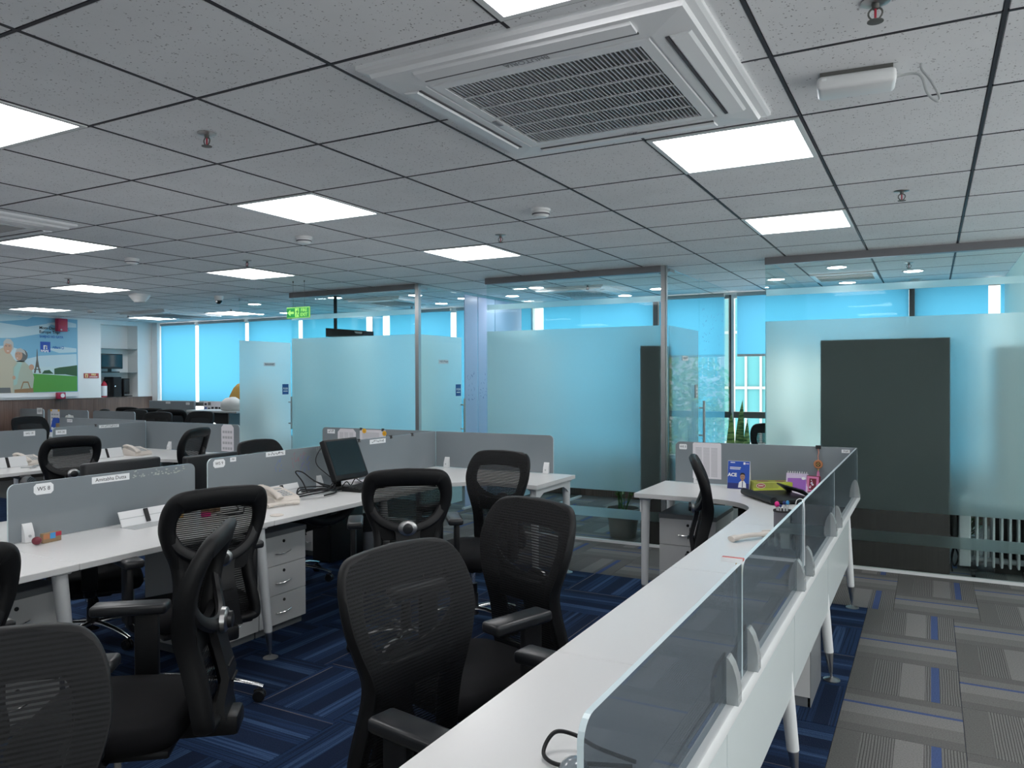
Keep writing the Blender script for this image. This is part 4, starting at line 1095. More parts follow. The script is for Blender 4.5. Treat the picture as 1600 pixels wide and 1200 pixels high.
def make_chair():
    t = thing('office_chair', '', 'chair')
    seat_bm().obj('seat', 'black_fabric', t, smooth=1.2)
    B().rbox(-0.20, 0.20, -0.20, 0.20, 0.385, 0.410, 0.008, 2).obj('seat_pan', 'black_plastic', t)
    back_frame_bm().obj('back_frame', 'dark_plastic', t, smooth=1.2)
    back_mesh_bm().obj('back_mesh', 'chair_mesh', t, smooth=1.2)
    # rear support: a U bow and a spine running down to the seat
    s = B()
    bow = [(-0.185, yp(0.83)-0.028, 0.83), (-0.15, yp(0.775)-0.056, 0.775), (-0.08, yp(0.74)-0.082, 0.735), (0, yp(0.73)-0.092, 0.722), (0.08, yp(0.74)-0.082, 0.735), (0.15, yp(0.775)-0.056, 0.775), (0.185, yp(0.83)-0.028, 0.83)]
    s.tube(catmull(bow, 5), (0.016, 0.024), 8, flat=(0, 1, 0))
    prev = None
    sec = []
    for z, h in ((0.735, 0.075), (0.70, 0.062), (0.64, 0.056), (0.56, 0.062), (0.48, 0.078), (0.43, 0.085)):
        y = yp(z)-0.088+(0.03 if z < 0.5 else 0)
        sec.append([s.bm.verts.new(p) for p in ((-h, y-0.010, z), (h, y-0.010, z), (h+0.004, y+0.014, z), (-h-0.004, y+0.014, z))])
    for A, Q in zip(sec, sec[1:]):
        for q in range(4): s.bm.faces.new((A[q], A[(q+1) % 4], Q[(q+1) % 4], Q[q]))
    s.bm.faces.new(list(reversed(sec[0]))); s.bm.faces.new(sec[-1])
    s.rbox(-0.06, 0.06, -0.37, -0.15, 0.375, 0.44, 0.015, 2)
    sp = s.obj('back_support', 'black_plastic', t)
    for k in range(3):
        z = 0.50+0.045*k; y = yp(z)-0.102+(0.03 if z < 0.501 else 0)
        B().box(-0.042, 0.042, y, y+0.006, z-0.003, z+0.003).obj('rib', 'dark_plastic', sp, smooth=0)
    y = yp(0.73)-0.100
    kn = B().lathe([(0.0, 0.0), (0.040, 0.002), (0.038, 0.016), (0.028, 0.022), (0.0, 0.022)], c=(0, y, 0.728), n=24, axis='y')
    for v in kn.bm.verts: v.co.x *= 1.25
    kb = kn.obj('lumbar_knob', 'steel', t)
    B().lathe([(0.027, 0.020), (0.026, 0.034), (0.018, 0.037), (0.0, 0.037)], c=(0, y, 0.728), n=20, axis='y').obj('knob_cap', 'arm_pad', kb)
    B().prism([(-0.12, 0.66), (-0.16, 0.70), (-0.165, 0.76), (-0.06, 0.735), (0.06, 0.735), (0.165, 0.76), (0.16, 0.70), (0.12, 0.66)], yp(0.7)-0.060, yp(0.7)-0.034, 'y').obj('lumbar_pad', 'dark_plastic', t)
    for sx in (-1, 1):
        a = B().rbox(-0.042, 0.042, -0.085, 0.165, 0.685, 0.722, 0.013, 3, M=Matrix.Translation((sx*0.272, 0, 0)))
        a.obj('armrest', 'arm_pad', t)
        p = B(); p.rbox(sx*0.282-0.014, sx*0.282+0.014, -0.05, 0.03, 0.44, 0.690, 0.008, 2)
        p.tube(bez((sx*0.282, -0.01, 0.47), (sx*0.285, -0.01, 0.39), (sx*0.22, -0.01, 0.392), (sx*0.15, -0.01, 0.395), 8), (0.014, 0.032), 8, flat=(0, 0, 1))
        p.obj('arm_post', 'black_plastic', t)
    c = B(); c.rbox(-0.075, 0.075, -0.11, 0.10, 0.345, 0.392, 0.012, 2); c.cyl((0.07, 0.02, 0.372), (0.22, 0.02, 0.368), 0.006, n=8); c.rbox(0.20, 0.25, 0.008, 0.032, 0.362, 0.374, 0.004, 1)
    c.obj('tilt_mechanism', 'black_plastic', t)
    B().cyl((0, 0, 0.24), (0, 0, 0.36), 0.014, n=14).obj('gas_piston', 'chrome', t)
    B().lathe([(0.0, 0.075), (0.036, 0.075), (0.034, 0.13), (0.031, 0.135), (0.031, 0.20), (0.026, 0.205), (0.026, 0.26), (0.0, 0.26)], n=18).obj('column_cover', 'black_plastic', t)
    arm = B(); arm.tube([(0, 0.028, 0.108), (0, 0.10, 0.112), (0, 0.20, 0.098), (0, 0.28, 0.078), (0, 0.312, 0.066)], [(0.020, 0.020), (0.015, 0.019), (0.012, 0.016), (0.010, 0.014), (0.010, 0.013)], 10, flat=(0, 0, 1))
    am = arm.mesh('base_arm', 'chrome', 1.2)
    ct = B(); ct.cyl((0, 0.305, 0.045), (0, 0.305, 0.068), 0.007, n=8)
    for sx in (-1, 1): ct.lathe([(0.0, -0.009), (0.024, -0.009), (0.028, -0.004), (0.028, 0.004), (0.024, 0.009), (0.0, 0.009)], c=(sx*0.014, 0.295, 0.028), n=16, axis='x')
    ct.rbox(-0.007, 0.007, 0.270, 0.315, 0.024, 0.056, 0.004, 1)
    cm = ct.mesh('caster', 'black_plastic')
    for k in range(5):
        an = 2*PI*k/5+0.3
        for nm, me in (('base_arm', am), ('caster', cm)):
            o = bpy.data.objects.new(nm, me); link(o); o.parent = t; o.rotation_euler = (0, 0, an)
    return t
CHAIR = [None]
def chair(bx, by, fx, fy, label, group='black mesh office chairs', off=0.30, low=0.0):
    """bx,by = where the top of the back stands; (fx,fy) = the way it faces"""
    l = math.hypot(fx, fy); fx /= l; fy /= l
    x, y = bx+fx*off, by+fy*off; dz = 0.0
    rz = math.atan2(-fx, fy)
    if CHAIR[0] is None:
        CHAIR[0] = make_chair(); o = CHAIR[0]; o.location = (x, y, dz); o.rotation_euler = (0, 0, rz); o['label'] = label; o['group'] = group
    else: o = dup(CHAIR[0], (x, y, dz), rz, label, group)
    if low:       # gas lift let down
        for ch in o.children:
            if not ch.name.startswith(('base_arm', 'caster', 'column_cover')): ch.location.z -= low
    return o
# ================================================================== DESKS
ZD = 0.745
def leg_bm(top, foot, r0=0.030, r1=0.019):
    b = B(); top, foot = Vector(top), Vector(foot)
    d = foot-top
    b.cyl(top, top+d*0.80, r0, r1+0.003, 18)
    return b, top+d*0.80, foot
def add_leg(t, top, foot, name='leg'):
    top, foot = Vector(top), Vector(foot)
    b, q, f = leg_bm(top, foot)
    lg = b.obj(name, 'white_metal', t)
    s = B(); s.cyl(q, q+(f-q)*0.72, 0.0205, 0.009, 16); s.cyl(q+(f-q)*0.7, (f.x, f.y, 0.012), 0.006, n=10)
    s.lathe([(0.0, 0.0), (0.040, 0.0), (0.040, 0.004), (0.022, 0.010), (0.012, 0.016), (0.0, 0.016)], c=(f.x, f.y, 0.0), n=20)
    s.obj('leg_foot', 'steel', lg)
    c = B(); c.rbox(top.x-0.035, top.x+0.035, top.y-0.035, top.y+0.035, 0.700, 0.716, 0.005, 1); c.obj('leg_bracket', 'white_metal', lg)
    return lg
def desk(label, xs, xf, ya, seams, xr, yr0, yr1, outer=False, flaps=()):
    """run along y between the screen line xs and the worker edge xf, with a return out to xr at its far end"""
    s = 1 if xf > xs else -1
    t = thing('desk_run', label, 'desk', (0, 0, 0), 0)
    ys = [ya]+list(seams)
    TH = 0.028
    for a, c in zip(ys, ys[1:]):
        B().rbox(min(xs, xf), max(xs, xf), a+0.001, c-0.001, ZD-TH, ZD, 0.0025, 1).obj('tabletop', 'laminate', t)
    a = ys[-1]; r = 0.30
    P = [(xs, a+0.001), (xs, yr1), (xr, yr1), (xr, yr0)]
    for k in range(11):
        an = PI/2+ (PI/2)*k/10
        P.append((xf+s*r + s*r*math.cos(an), yr0-r + r*math.sin(an)))
    P.append((xf, a+0.001))
    if abs(xr-xf) < r+0.05: P = [(xs, a+0.001), (xs, yr1), (xr, yr1), (xr, yr0), (xf, yr0-0.3), (xf, a+0.001)]
    B().prism(P, ZD-TH, ZD).obj('tabletop', 'laminate', t, smooth=0.4)
    # support beam below the screen line and under-top rail
    B().box(xs+s*0.06, xs+s*0.11, ya+0.02, yr1-0.05, ZD-0.085, ZD-TH-0.001).obj('support_beam', 'white_metal', t, smooth=0)
    if not outer:
        for y in list(seams):
            add_leg(t, (xf-s*0.075, y-0.04, 0.715), (xf-s*0.055, y+0.02, 0.0))
    else:
        for y in list(seams):
            add_leg(t, (xf-s*0.075, y-0.02, 0.715), (xf-s*0.055, y+0.02, 0.0))
    # return legs and end frame
    for y in (yr0+0.07, yr1-0.05):
        add_leg(t, (xr-s*0.055, y, 0.715), (xr-s*0.045, y, 0.0))
    e = B(); e.prism([(yr0+0.04, 0.715), (yr0+0.04, 0.62), (yr0+0.10, 0.645), (yr0+0.16, 0.672), (yr1-0.16, 0.672), (yr1-0.10, 0.645), (yr1-0.04, 0.60), (yr1-0.04, 0.715)], xr-s*0.035, xr-s*0.025, 'x')
    e.obj('end_frame', 'white_metal', t, smooth=0)
    for y in flaps:
        M = Matrix.Translation((xs+s*0.10, y, ZD+0.001)) @ Matrix.Rotation(-s*0.42, 4, 'Y')
        f = B().rbox(-0.003, 0.004, -0.15, 0.15, 0.0, 0.082, 0.002, 1, M=M).obj('cable_flap', 'white_plastic', t)
        B().box(0.0042, 0.0055, -0.15, 0.15, 0.041, 0.044, M=M if s > 0 else M @ Matrix.Translation((-0.0075, 0, 0))).obj('flap_groove', 'ash_grey', f, smooth=0)
        B().box(0.0043 if s > 0 else -0.012, 0.012 if s > 0 else -0.0043, -0.011, 0.011, 0.008, 0.078, M=M).obj('cable_brush', 'dark_brush', f, smooth=0)
        B().box(xs+s*0.085, xs+s*0.20, y-0.15, y+0.15, ZD+0.0004, ZD+0.0016).obj('cable_slot', 'ash_grey', f, smooth=0)
    return t
def clamp_bm(out):
    """clamp wedge standing on the desk, leaning on the glass; out = direction"""
    return B().prism([(0.0, 0.0), (0.030*out, 0.0), (0.024*out, 0.04), (0.006*out, 0.082), (0.0, 0.085)], -0.022, 0.022, 'y')
def fin_clamp_bm(out):
    """pointed clip with a fin on either side of the glass"""
    P = [(0.0, 0.0), (0.027, 0.0), (0.0265, 0.035), (0.022, 0.065), (0.014, 0.090), (0.004, 0.106), (0.0, 0.108)]
    return B().prism([(p*out, q) for p, q in P], -0.018, 0.018, 'y').prism([(-p*out-0.0104*out, q) for p, q in P], -0.018, 0.018, 'y')
def rounded(y0, y1, z0, z1, r, tl=True, tr=True):
    P = [(y0, z0), (y1, z0)]
    if tr: P += [(y1-r+r*math.cos(a), z1-r+r*math.sin(a)) for a in [k*PI/12 for k in range(7)]]
    else: P.append((y1, z1))
    if tl: P += [(y0+r-r*math.sin(a), z1-r+r*math.cos(a)) for a in [k*PI/12 for k in range(7)]]
    else: P.append((y0, z1))
    return P
def screen_mesh(P, h0, h1, axis, face):
    b = B()
    n = len(P)
    def V(p, h): return Vector((h, p[0], p[1])) if axis == 'x' else Vector((p[0], h, p[1]))
    A = [V(p, h0) for p in P]; C = [V(p, h1) for p in P]
    b._take(A+C, [tuple(range(n-1, -1, -1)), tuple(range(n, 2*n))], 0)
    b._take(A+C, [(k, (k+1) % n, n+(k+1) % n, n+k) for k in range(n)], 1)
    bmesh.ops.remove_doubles(b.bm, verts=list(b.bm.verts), dist=1e-6)
    return b
def screen_x(label, x, y0, y1, z1, face='grey_screen', z0=None, clamps=(), cs=1, cmat='white_plastic', tl=True, tr=True, base=ZD+0.002, group='glass desk screens'):
    """upright desk divider in a plane of constant x"""
    P = rounded(y0, y1, (z0 if z0 is not None else ZD+0.004), z1, 0.035, tl, tr)
    t = screen_mesh(P, x-0.005, x+0.005, 'x', face).obj('desk_screen', [face, 'glass_edge'], smooth=0)
    tag(t, label, 'desk screen', group)
    for y in clamps:
        c = clamp_bm(cs) if cmat != 'clip_clear' else fin_clamp_bm(cs); o = c.obj('screen_clamp', cmat, t, loc=(x+cs*0.0052, y, base), smooth=0.3)
        if cmat != 'clip_clear': B().cyl((0.020*cs, 0, 0.028), (0.031*cs, 0, 0.028), 0.006, n=10).obj('clamp_screw', 'ash_grey', o)
    return t
def screen_y(label, y, x0, x1, z1, face='grey_screen', clamps=(), tl=True, tr=True, group='glass desk screens', z0=None):
    P = rounded(x0, x1, z0 or ZD+0.004, z1, 0.035, tl, tr)
    t = screen_mesh(P, y-0.005, y+0.005, 'y', face).obj('desk_screen', [face, 'glass_edge'], smooth=0)
    tag(t, label, 'desk screen', group)
    for x in clamps:
        c = clamp_bm(1); o = c.obj('screen_clamp', 'white_plastic', t, loc=(x, y-0.0052, ZD+0.002), rz=-PI/2, smooth=0.3)
        B().cyl((0.020, 0, 0.028), (0.031, 0, 0.028), 0.006, n=10).obj('clamp_screw', 'ash_grey', o)
    return t
def sticker(t, face, pos, wd, ht, s=None, size=0.03, m='white_print', chars=None, corner=0.0, name='name_label'):
    """a label stuck on a screen; face 'x' looks to +x, 'y' looks to -y; pos = (plane, along, z)"""
    p, a, z = pos
    P = rounded(a-wd/2, a+wd/2, z-ht/2, z+ht/2, max(corner, 0.0005))
    if corner:
        q = corner
        P = [(a-wd/2+q, z-ht/2), (a+wd/2-q, z-ht/2), (a+wd/2, z-ht/2+q), (a+wd/2, z+ht/2-q), (a+wd/2-q, z+ht/2), (a-wd/2+q, z+ht/2), (a-wd/2, z+ht/2-q), (a-wd/2, z-ht/2+q)]
    if face == 'x': o = B().prism(P, p, p+0.0008, 'x').obj(name, m, t, smooth=0)
    else: o = B().prism(P, p-0.0008, p, 'y').obj(name, m, t, smooth=0)
    if s:
        if face == 'x': text('label_lettering', s, size, 'ink', o, (p+0.0011, a, z), FACE_X, ext=0.0002)
        else: text('label_lettering', s, size, 'ink', o, (a, p-0.0011, z), FACE_NY, ext=0.0002)
    if chars:
        lb = B()
        letters(lb, p+0.0011 if face == 'x' else p-0.0011, a-wd*0.40, a+wd*0.40, z, ht*0.55, chars, 'x' if face == 'x' else 'y')
        q = lb.obj('label_lettering', 'ink_grey', o, smooth=0); q['kind'] = 'stuff'
    return o
def sheet(label, face, p, a0, a1, z0, z1, cols=3, rows=22, m='paper', name='notice_sheet', cut=0.0):
    q = cut
    P = [(a0, z0), (a1, z0), (a1, z1-q), (a1-q, z1), (a0+q, z1), (a0, z1-q)] if q else [(a0, z0), (a1, z0), (a1, z1), (a0, z1)]
    t = (B().prism(P, p, p+0.001, 'x') if face == 'x' else B().prism(P, p-0.001, p, 'y')).obj(name, m, smooth=0)
    tag(t, label, 'paper')
    b_ = B(); W, H = a1-a0, z1-z0
    for c in range(cols):
        c0 = a0+W*(0.10+0.82*c/cols); c1 = c0+W*0.82/cols*0.80
        for r_ in range(rows):
            zz = z0+H*(0.06+0.82*r_/rows); hh = H*0.82/rows*0.45
            if face == 'x': b_.quad([(p+0.0013, c0, zz), (p+0.0013, c1, zz), (p+0.0013, c1, zz+hh), (p+0.0013, c0, zz+hh)])
            else: b_.quad([(c0, p-0.0013, zz), (c1, p-0.0013, zz), (c1, p-0.0013, zz+hh), (c0, p-0.0013, zz+hh)])
    o = b_.obj('printed_table', 'print_grey', t, smooth=0); o['kind'] = 'stuff'
    return t

# ---- right run, nearest the corridor
SR = -0.415
dk = desk('long narrow white desk run along the corridor with a curved return at its far end', SR-0.03, -0.905, 0.45, [1.917, 2.98, 4.03], -1.685, 4.76, 5.44, outer=True)
# white rail along the corridor side carrying the screens
B().rbox(SR-0.028, -0.392, 0.45, 5.40, ZD-0.04, ZD+0.001, 0.006, 2).obj('screen_rail', 'white_metal', dk)
for a, c in ((0.46, 1.90), (1.905, 2.965), (2.97, 4.015), (4.02, 5.12)):
    q = 0.012
    B().prism([(a, 0.35), (c if c < 5 else c-0.02, 0.35), (c, 0.37 if c < 5 else 0.42), (c, ZD-0.042), (a, ZD-0.042)], -0.452, -0.436, 'x').obj('modesty_panel', 'panel_gloss', dk, smooth=0)
for y in (1.60, 2.93, 4.06, 5.40):
    add_leg(dk, (-0.485, y-0.03, 0.70), (-0.425 if y < 5 else -0.44, y+0.02, 0.0))
SZ = 1.036
screen_x('tinted glass desk screen nearest the viewer at the bottom right', SR, 0.955, 1.945, SZ, 'smoke_glass', clamps=(1.06, 1.80), cs=1, cmat='clip_clear', tr=False, group='tinted corridor screens')
screen_x('second tinted glass desk screen along the corridor, with a paper peg on its corner', SR, 1.96, 3.00, SZ, 'smoke_glass', clamps=(2.03, 2.86), cs=1, cmat='clip_clear', tr=False, group='tinted corridor screens')
s3 = screen_x('third tinted glass desk screen along the corridor, beside the pen cup', SR, 3.015, 4.045, SZ, 'smoke_glass', clamps=(3.09, 3.90), cs=1, cmat='clip_clear', tl=True, tr=False, group='tinted corridor screens')
screen_x('far tinted glass desk screen along the corridor, at the corner with the hanging charm', SR, 4.06, 5.392, SZ, 'smoke_glass', clamps=(4.14, 5.22), cs=1, cmat='clip_clear', tl=False, tr=False, group='tinted corridor screens')
sy = screen_y('dark grey screen behind the right corner desk, with blue calendar and charm', 5.405, -1.60, SR+0.005, SZ, clamps=(-1.44,), tr=False)
sticker(sy, 'y', (5.3995, -1.545, 1.0), 0.055, 0.038, 'WS 5', 0.020, corner=0.005)
sticker(sy, 'y', (5.3995, -0.478, 1.012), 0.050, 0.022, 'PGP', 0.016, corner=0.001)
sheet('printed table sheet taped on the grey screen behind the right corner desk', 'y', 5.3993, -1.475, -1.275, 0.782, 1.033, 3, 26, cut=0.008)
# ---- middle double run
SM = -3.68
desk('long white desk run in the middle left with cables, phone and monitor on it', SM, -3.05, 0.55, [1.917, 2.98, 4.03], -2.40, 4.78, 5.44, flaps=(2.62, 3.58))
desk('white desk run behind the name-labelled middle screens, mostly hidden', SM-0.012, -4.31, 0.55, [1.917, 2.98, 4.03], -4.92, 4.78, 5.44)
a = screen_x('grey glass screen with the large WS 8 label and white flaking marks', SM+0.004, 1.975, 2.985, 1.018, clamps=(2.055, 2.90))
sticker(a, 'x', (SM+0.0093, 2.135, 0.982), 0.092, 0.052, 'WS 8', 0.027, corner=0.012)
sticker(a, 'x', (SM+0.0093, 2.475, 0.990), 0.205, 0.034, 'Amitabha Dutta', 0.026)
rnd = random.Random(5); cb = B()
for k in range(46):
    yy = 2.60+0.32*rnd.random(); zz = 0.985+0.018*rnd.random()*(1 if k % 3 else 2)-0.008; r_ = 0.003+0.006*rnd.random()
    cb.quad([(SM+0.0094, yy+r_*rnd.uniform(.5, 1.6)*math.cos(q*PI/2+k), zz+r_*rnd.uniform(.3, .9)*math.sin(q*PI/2+k)) for q in range(4)])
o = cb.obj('flaked_tape', 'chip_white', a, smooth=0); o['kind'] = 'stuff'
a = screen_x('grey glass screen with the WS 9 label and red and blue marker scribbles', SM+0.004, 3.075, 4.215, 1.032, clamps=(3.99,))
sticker(a, 'x', (SM+0.0093, 3.155, 0.998), 0.085, 0.048, 'WS 9', 0.025, corner=0.012)
sticker(a, 'x', (SM+0.0093, 3.258, 1.012), 0.045, 0.026, 'PSF', 0.016)
sticker(a, 'x', (SM+0.0093, 3.60, 1.016), 0.165, 0.030, chars=21)
for m_, y0, z0, sp_, n_, sd in (('marker_red', 3.80, 0.955, 0.07, 18, 1), ('marker_blue', 3.84, 0.915, 0.08, 22, 2), ('marker_blue', 3.62, 0.93, 0.05, 9, 3), ('chip_white', 4.0, 1.0, 0.03, 10, 4)):
    rnd = random.Random(sd); sb = B()
    for q in range(n_):
        yy = y0+rnd.uniform(-1, 1)*sp_*0.8; zz = z0+rnd.uniform(-1, 1)*sp_*0.7; an = rnd.uniform(0.3, 1.9); l = 0.012+0.02*rnd.random()
        dy, dz = l*math.cos(an), l*math.sin(an); ny, nz = -0.0014*math.sin(an), 0.0014*math.cos(an)
        sb.quad([(SM+0.0094, yy+ny, zz+nz), (SM+0.0094, yy+dy+ny, zz+dz+nz), (SM+0.0094, yy+dy-ny, zz+dz-nz), (SM+0.0094, yy-ny, zz-nz)])
    o = sb.obj('marker_scribble', m_, a, smooth=0); o['kind'] = 'stuff'
a = screen_x('grey glass screen behind the tilted monitor, with a name label and black clips', SM+0.004, 4.24, 5.41, 1.044, tr=False)
sticker(a, 'x', (SM+0.0093, 4.635, 1.018), 0.19, 0.034, chars=22)
def binder_clip(face, p, along, z, label):
    t = thing('binder_clip', label, 'clip', (p, along, z) if face == 'x' else (along, p, z), 0 if face == 'x' else -PI/2, 'black binder clips on the screens')
    B().prism([(-0.010, -0.018), (0.010, -0.018), (0.004, 0.005), (-0.004, 0.005)], -0.012, 0.012, 'y').obj('clip_body', 'dark_brush', t, smooth=0)
    B().tube([(0.010, -0.006, -0.016), (0.016, -0.005, -0.002), (0.016, 0.005, -0.002), (0.010, 0.006, -0.016)], 0.001, 6).obj('wire_handle', 'steel', t)
for y, z, lb in ((4.42, 1.045, 'black binder clip just right of the tilted monitor'), (4.80, 1.045, 'black binder clip right of the name label by the monitor'), (5.08, 1.045, 'black binder clip nearest the screen corner behind the center chair')):
    binder_clip('x', SM+0.004, y, z, lb)
screen_y('grey screen behind the two center chairs, at the end of the middle desk', 5.42, SM+0.01, -2.575, 1.044, clamps=(-3.555, -2.63), tl=False)
a = screen_y('grey screen with notice sheets and yellow dots behind the tilted monitor', 5.42, -4.93, SM-0.005, 1.044, tr=False)
sticker(a, 'y', (5.4145, -4.825, 1.008), 0.09, 0.038, chars=31)
sheet('cut-corner printed sheet on the screen behind the monitor', 'y', 5.4143, -4.745, -4.535, 0.80, 1.036, 3, 20, cut=0.03)
sheet('two-part notice with yellow dots clipped on the screen behind the monitor', 'y', 5.4143, -4.49, -4.20, 0.86, 1.036, 1, 14)
for x, z, lb in ((-4.437, 1.024, 'round yellow dot sticker at the left of the clipped notice'), (-4.212, 1.008, 'round yellow dot sticker at the right end of the clipped notice')):
    t = thing('yellow_dot', lb, 'sticker', (x, 5.4125, z), 0, 'yellow dot stickers')
    B().cyl((0, 0, 0), (0, -0.002, 0), 0.022, n=24).obj('disc', 'yellow', t)
    B().prism([(-0.008, -0.004), (0.008, -0.006), (0.009, -0.003), (-0.008, -0.001)], -0.0026, -0.0021, 'y').obj('printed_smile', 'brown_card', t, smooth=0)
for x, lb in ((-4.48, 'black binder clip at the left of the clipped notice'), (-4.235, 'black binder clip at the right of the clipped notice')):
    binder_clip('y', 5.42, x, 1.045, lb)
# ---- far double run
SF = -7.45
desk('white desk run at far left with phones along its grey screens', SF, -6.45, 0.8, [2.10, 4.20], -5.98, 4.80, 5.44, flaps=())
desk('white desk run beyond the far left screens, mostly hidden', SF-0.012, -8.08, 0.8, [2.10, 4.20], -8.9, 4.78, 5.44)
a = screen_x('grey screen cut by the left edge, with the WS 19 label', SF+0.004, 3.10, 4.36, 1.022)
sticker(a, 'x', (SF+0.0093, 4.20, 0.985), 0.105, 0.045, 'WS 19', 0.026)
a = screen_x('grey screen with the WS 20 label behind the far left desk', SF+0.004, 4.42, 5.42, 1.028, tr=False)
sticker(a, 'x', (SF+0.0093, 4.50, 0.978), 0.105, 0.045, 'WS 20', 0.026)
sticker(a, 'x', (SF+0.0093, 5.0, 1.008), 0.22, 0.03, chars=41)
binder_clip('x', SF+0.004, 4.86, 1.030, 'black binder clip on the far screen beside its name label')
screen_y('grey screen at the far desk end, with a white cut-corner sheet on it', 5.43, SF+0.01, -6.02, 1.036, clamps=(-7.05,), tl=False)
sheet('white cut-corner sheet on the far left grey screen end', 'y', 5.4243, -6.275, -6.10, 0.765, 1.034, 4, 4, cut=0.03)
a = screen_y('long grey screen beyond the far desk corner, before the far chairs', 5.43, -9.0, SF-0.005, 1.044, tr=False)
sticker(a, 'y', (5.4245, -8.80, 1.010), 0.10, 0.036, chars=42)
# ---- farthest row near the poster wall
t = thing('desk_run', 'farthest white desk row before the wood panelling', 'desk')
B().rbox(-11.75, -9.25, 5.95, 6.58, ZD-0.028, ZD, 0.003, 1).obj('tabletop', 'laminate', t)
for x in (-11.6, -10.3, -9.35):
    for y in (6.02, 6.5): B().cyl((x, y, 0), (x, y, ZD-0.028), 0.025, n=12).obj('leg', 'white_metal', t)
a = screen_y('far grey screen in front of the wood panels, at the left edge', 6.60, -12-0.0+0.08, -11.32, 1.056)
sticker(a, 'y', (6.5945, -11.42, 1.028), 0.13, 0.09, chars=51)
screen_y('far grey screen with a white sheet and blue card before it', 6.60, -11.225, -10.275, 1.056)
screen_y('far grey screen with a round sticker near its top', 6.60, -10.165, -9.27, 1.056)
o = sheet('white sheet with orange corners leaning on a far grey screen', 'y', 6.593, -11.15, -10.93, 0.76, 1.058, 3, 5)
for x in (-11.13, -10.95): B().box(x-0.02, x+0.02, 6.5905, 6.5915, 1.03, 1.056).obj('corner_tape', 'yellow', o, smooth=0)
t = thing('desk_card', 'small blue folded card on the farthest desk', 'card', (-10.86, 6.50, ZD+0.001))
B().prism([(-0.05, 0), (0.05, 0), (0.0, 0.20)], -0.075, 0.075, 'x').obj('card_body', 'blue_print', t, smooth=0)
B().box(-0.05, 0.0, -0.042, -0.040, 0.03, 0.07).obj('card_print', 'white_print', t, smooth=0)
t = thing('crumpled_paper', 'crumpled white paper ball between two far grey screens', 'paper', (-10.22, 6.30, ZD+0.175))
b_ = B().ball((0, 0, 0.04), 0.055, 10); rnd = random.Random(4)
for v in b_.bm.verts: v.co *= 1+rnd.uniform(-0.25, 0.2)
b_.obj('paper_ball', 'white_cloth', t, smooth=0)
t2 = tag(B().rbox(-10.34, -10.10, 6.18, 6.42, ZD+0.001, ZD+0.155, 0.006, 1).obj('carton_box', 'kraft'), 'kraft carton under the crumpled white paper', 'box')
# floor partition by the windows and a counter with pinned prints
t = thing('floor_partition', 'grey floor partition with two name labels in front of the left blind', 'partition', (0, 0, 0))
B().rbox(-11.30, -10.22, 8.30, 8.34, 0.0, 1.135, 0.004, 1).obj('panel', 'grey_screen', t)
sticker(t, 'y', (8.2995, -10.83, 1.105), 0.11, 0.030, chars=61); sticker(t, 'y', (8.2995, -10.36, 1.095), 0.085, 0.036, chars=62)
t = thing('counter', 'grey counter by the windows carrying the white bundle', 'counter', (0, 0, 0))
B().rbox(-9.92, -8.85, 7.92, 8.40, 0.985, 1.015, 0.003, 1).obj('worktop', 'laminate_edge', t)
B().box(-9.9, -9.88, 7.98, 8.36, 0.0, 0.985).obj('side_panel', 'pedestal_body', t, smooth=0)
B().box(-9.09, -9.07, 7.98, 8.36, 0.0, 0.985).obj('side_panel', 'pedestal_body', t, smooth=0)
B().prism([(-9.75, 0.985), (-9.10, 0.985), (-9.10, 0.72)], 7.98, 8.02, 'y').obj('brace', 'dark_brush', t, smooth=0)
t = thing('pin_board', 'strip of small dark prints standing along the window counter', 'board', (0, 0, 0))
B().box(-10.14, -9.40, 8.42, 8.44, 0.80, 1.13).obj('board', 'paper', t, smooth=0)
rnd = random.Random(9)
for k in range(9):
    for z in (1.07, 1.00, 0.92):
        if rnd.random() < 0.8: B().box(-10.12+0.08*k, -10.12+0.08*k+0.045+0.02*rnd.random(), 8.418, 8.42, z, z+0.03+0.02*rnd.random()).obj('pinned_print', rnd.choice(['ink', 'ink_grey', 'marker_blue', 'pot_clay']), t, smooth=0)
t = thing('cloth_bundle', 'mustard yellow draped cloth bundle beside the leftmost glass door', 'bag', (-9.26, 8.30, 1.016))
b_ = B(); sec = []
for z, rx, ry, ox in ((0.0, 0.24, 0.10, 0.0), (0.10, 0.22, 0.10, 0.02), (0.22, 0.17, 0.09, 0.05), (0.33, 0.11, 0.07, 0.07), (0.39, 0.05, 0.04, 0.08), (0.405, 0.01, 0.01, 0.08)):
    sec.append((z, rx, ry, ox))
rings = []
for z, rx, ry, ox in sec:
    rings.append([b_.bm.verts.new((ox+rx*(1+0.10*math.sin(5*a))*math.cos(a), ry*(1+0.12*math.cos(4*a+z*9))*math.sin(a), z)) for a in [2*PI*k/24 for k in range(24)]])
for A, Q in zip(rings, rings[1:]):
    for k in range(24): b_.bm.faces.new((A[k], A[(k+1) % 24], Q[(k+1) % 24], Q[k]))
b_.bm.faces.new(list(reversed(rings[0]))); b_.bm.faces.new(rings[-1])
b_.obj('folded_cloth', 'mustard', t, smooth=1.2)
t = thing('cloth_bundle', 'white rounded bundle in front of the mustard cloth on the counter', 'bag', (-9.09, 8.055, 1.016))
b_ = B().ball((0, 0, 0.06), 0.16, 20, (1.35, 0.7, 0.9)); 
for v in b_.bm.verts:
    v.co.z = max(v.co.z, 0.0)+0.006*math.sin(v.co.x*40)
    if v.co.z < 0.0: v.co.z = 0.0
b_.obj('folded_cloth', 'white_cloth', t, smooth=1.2)

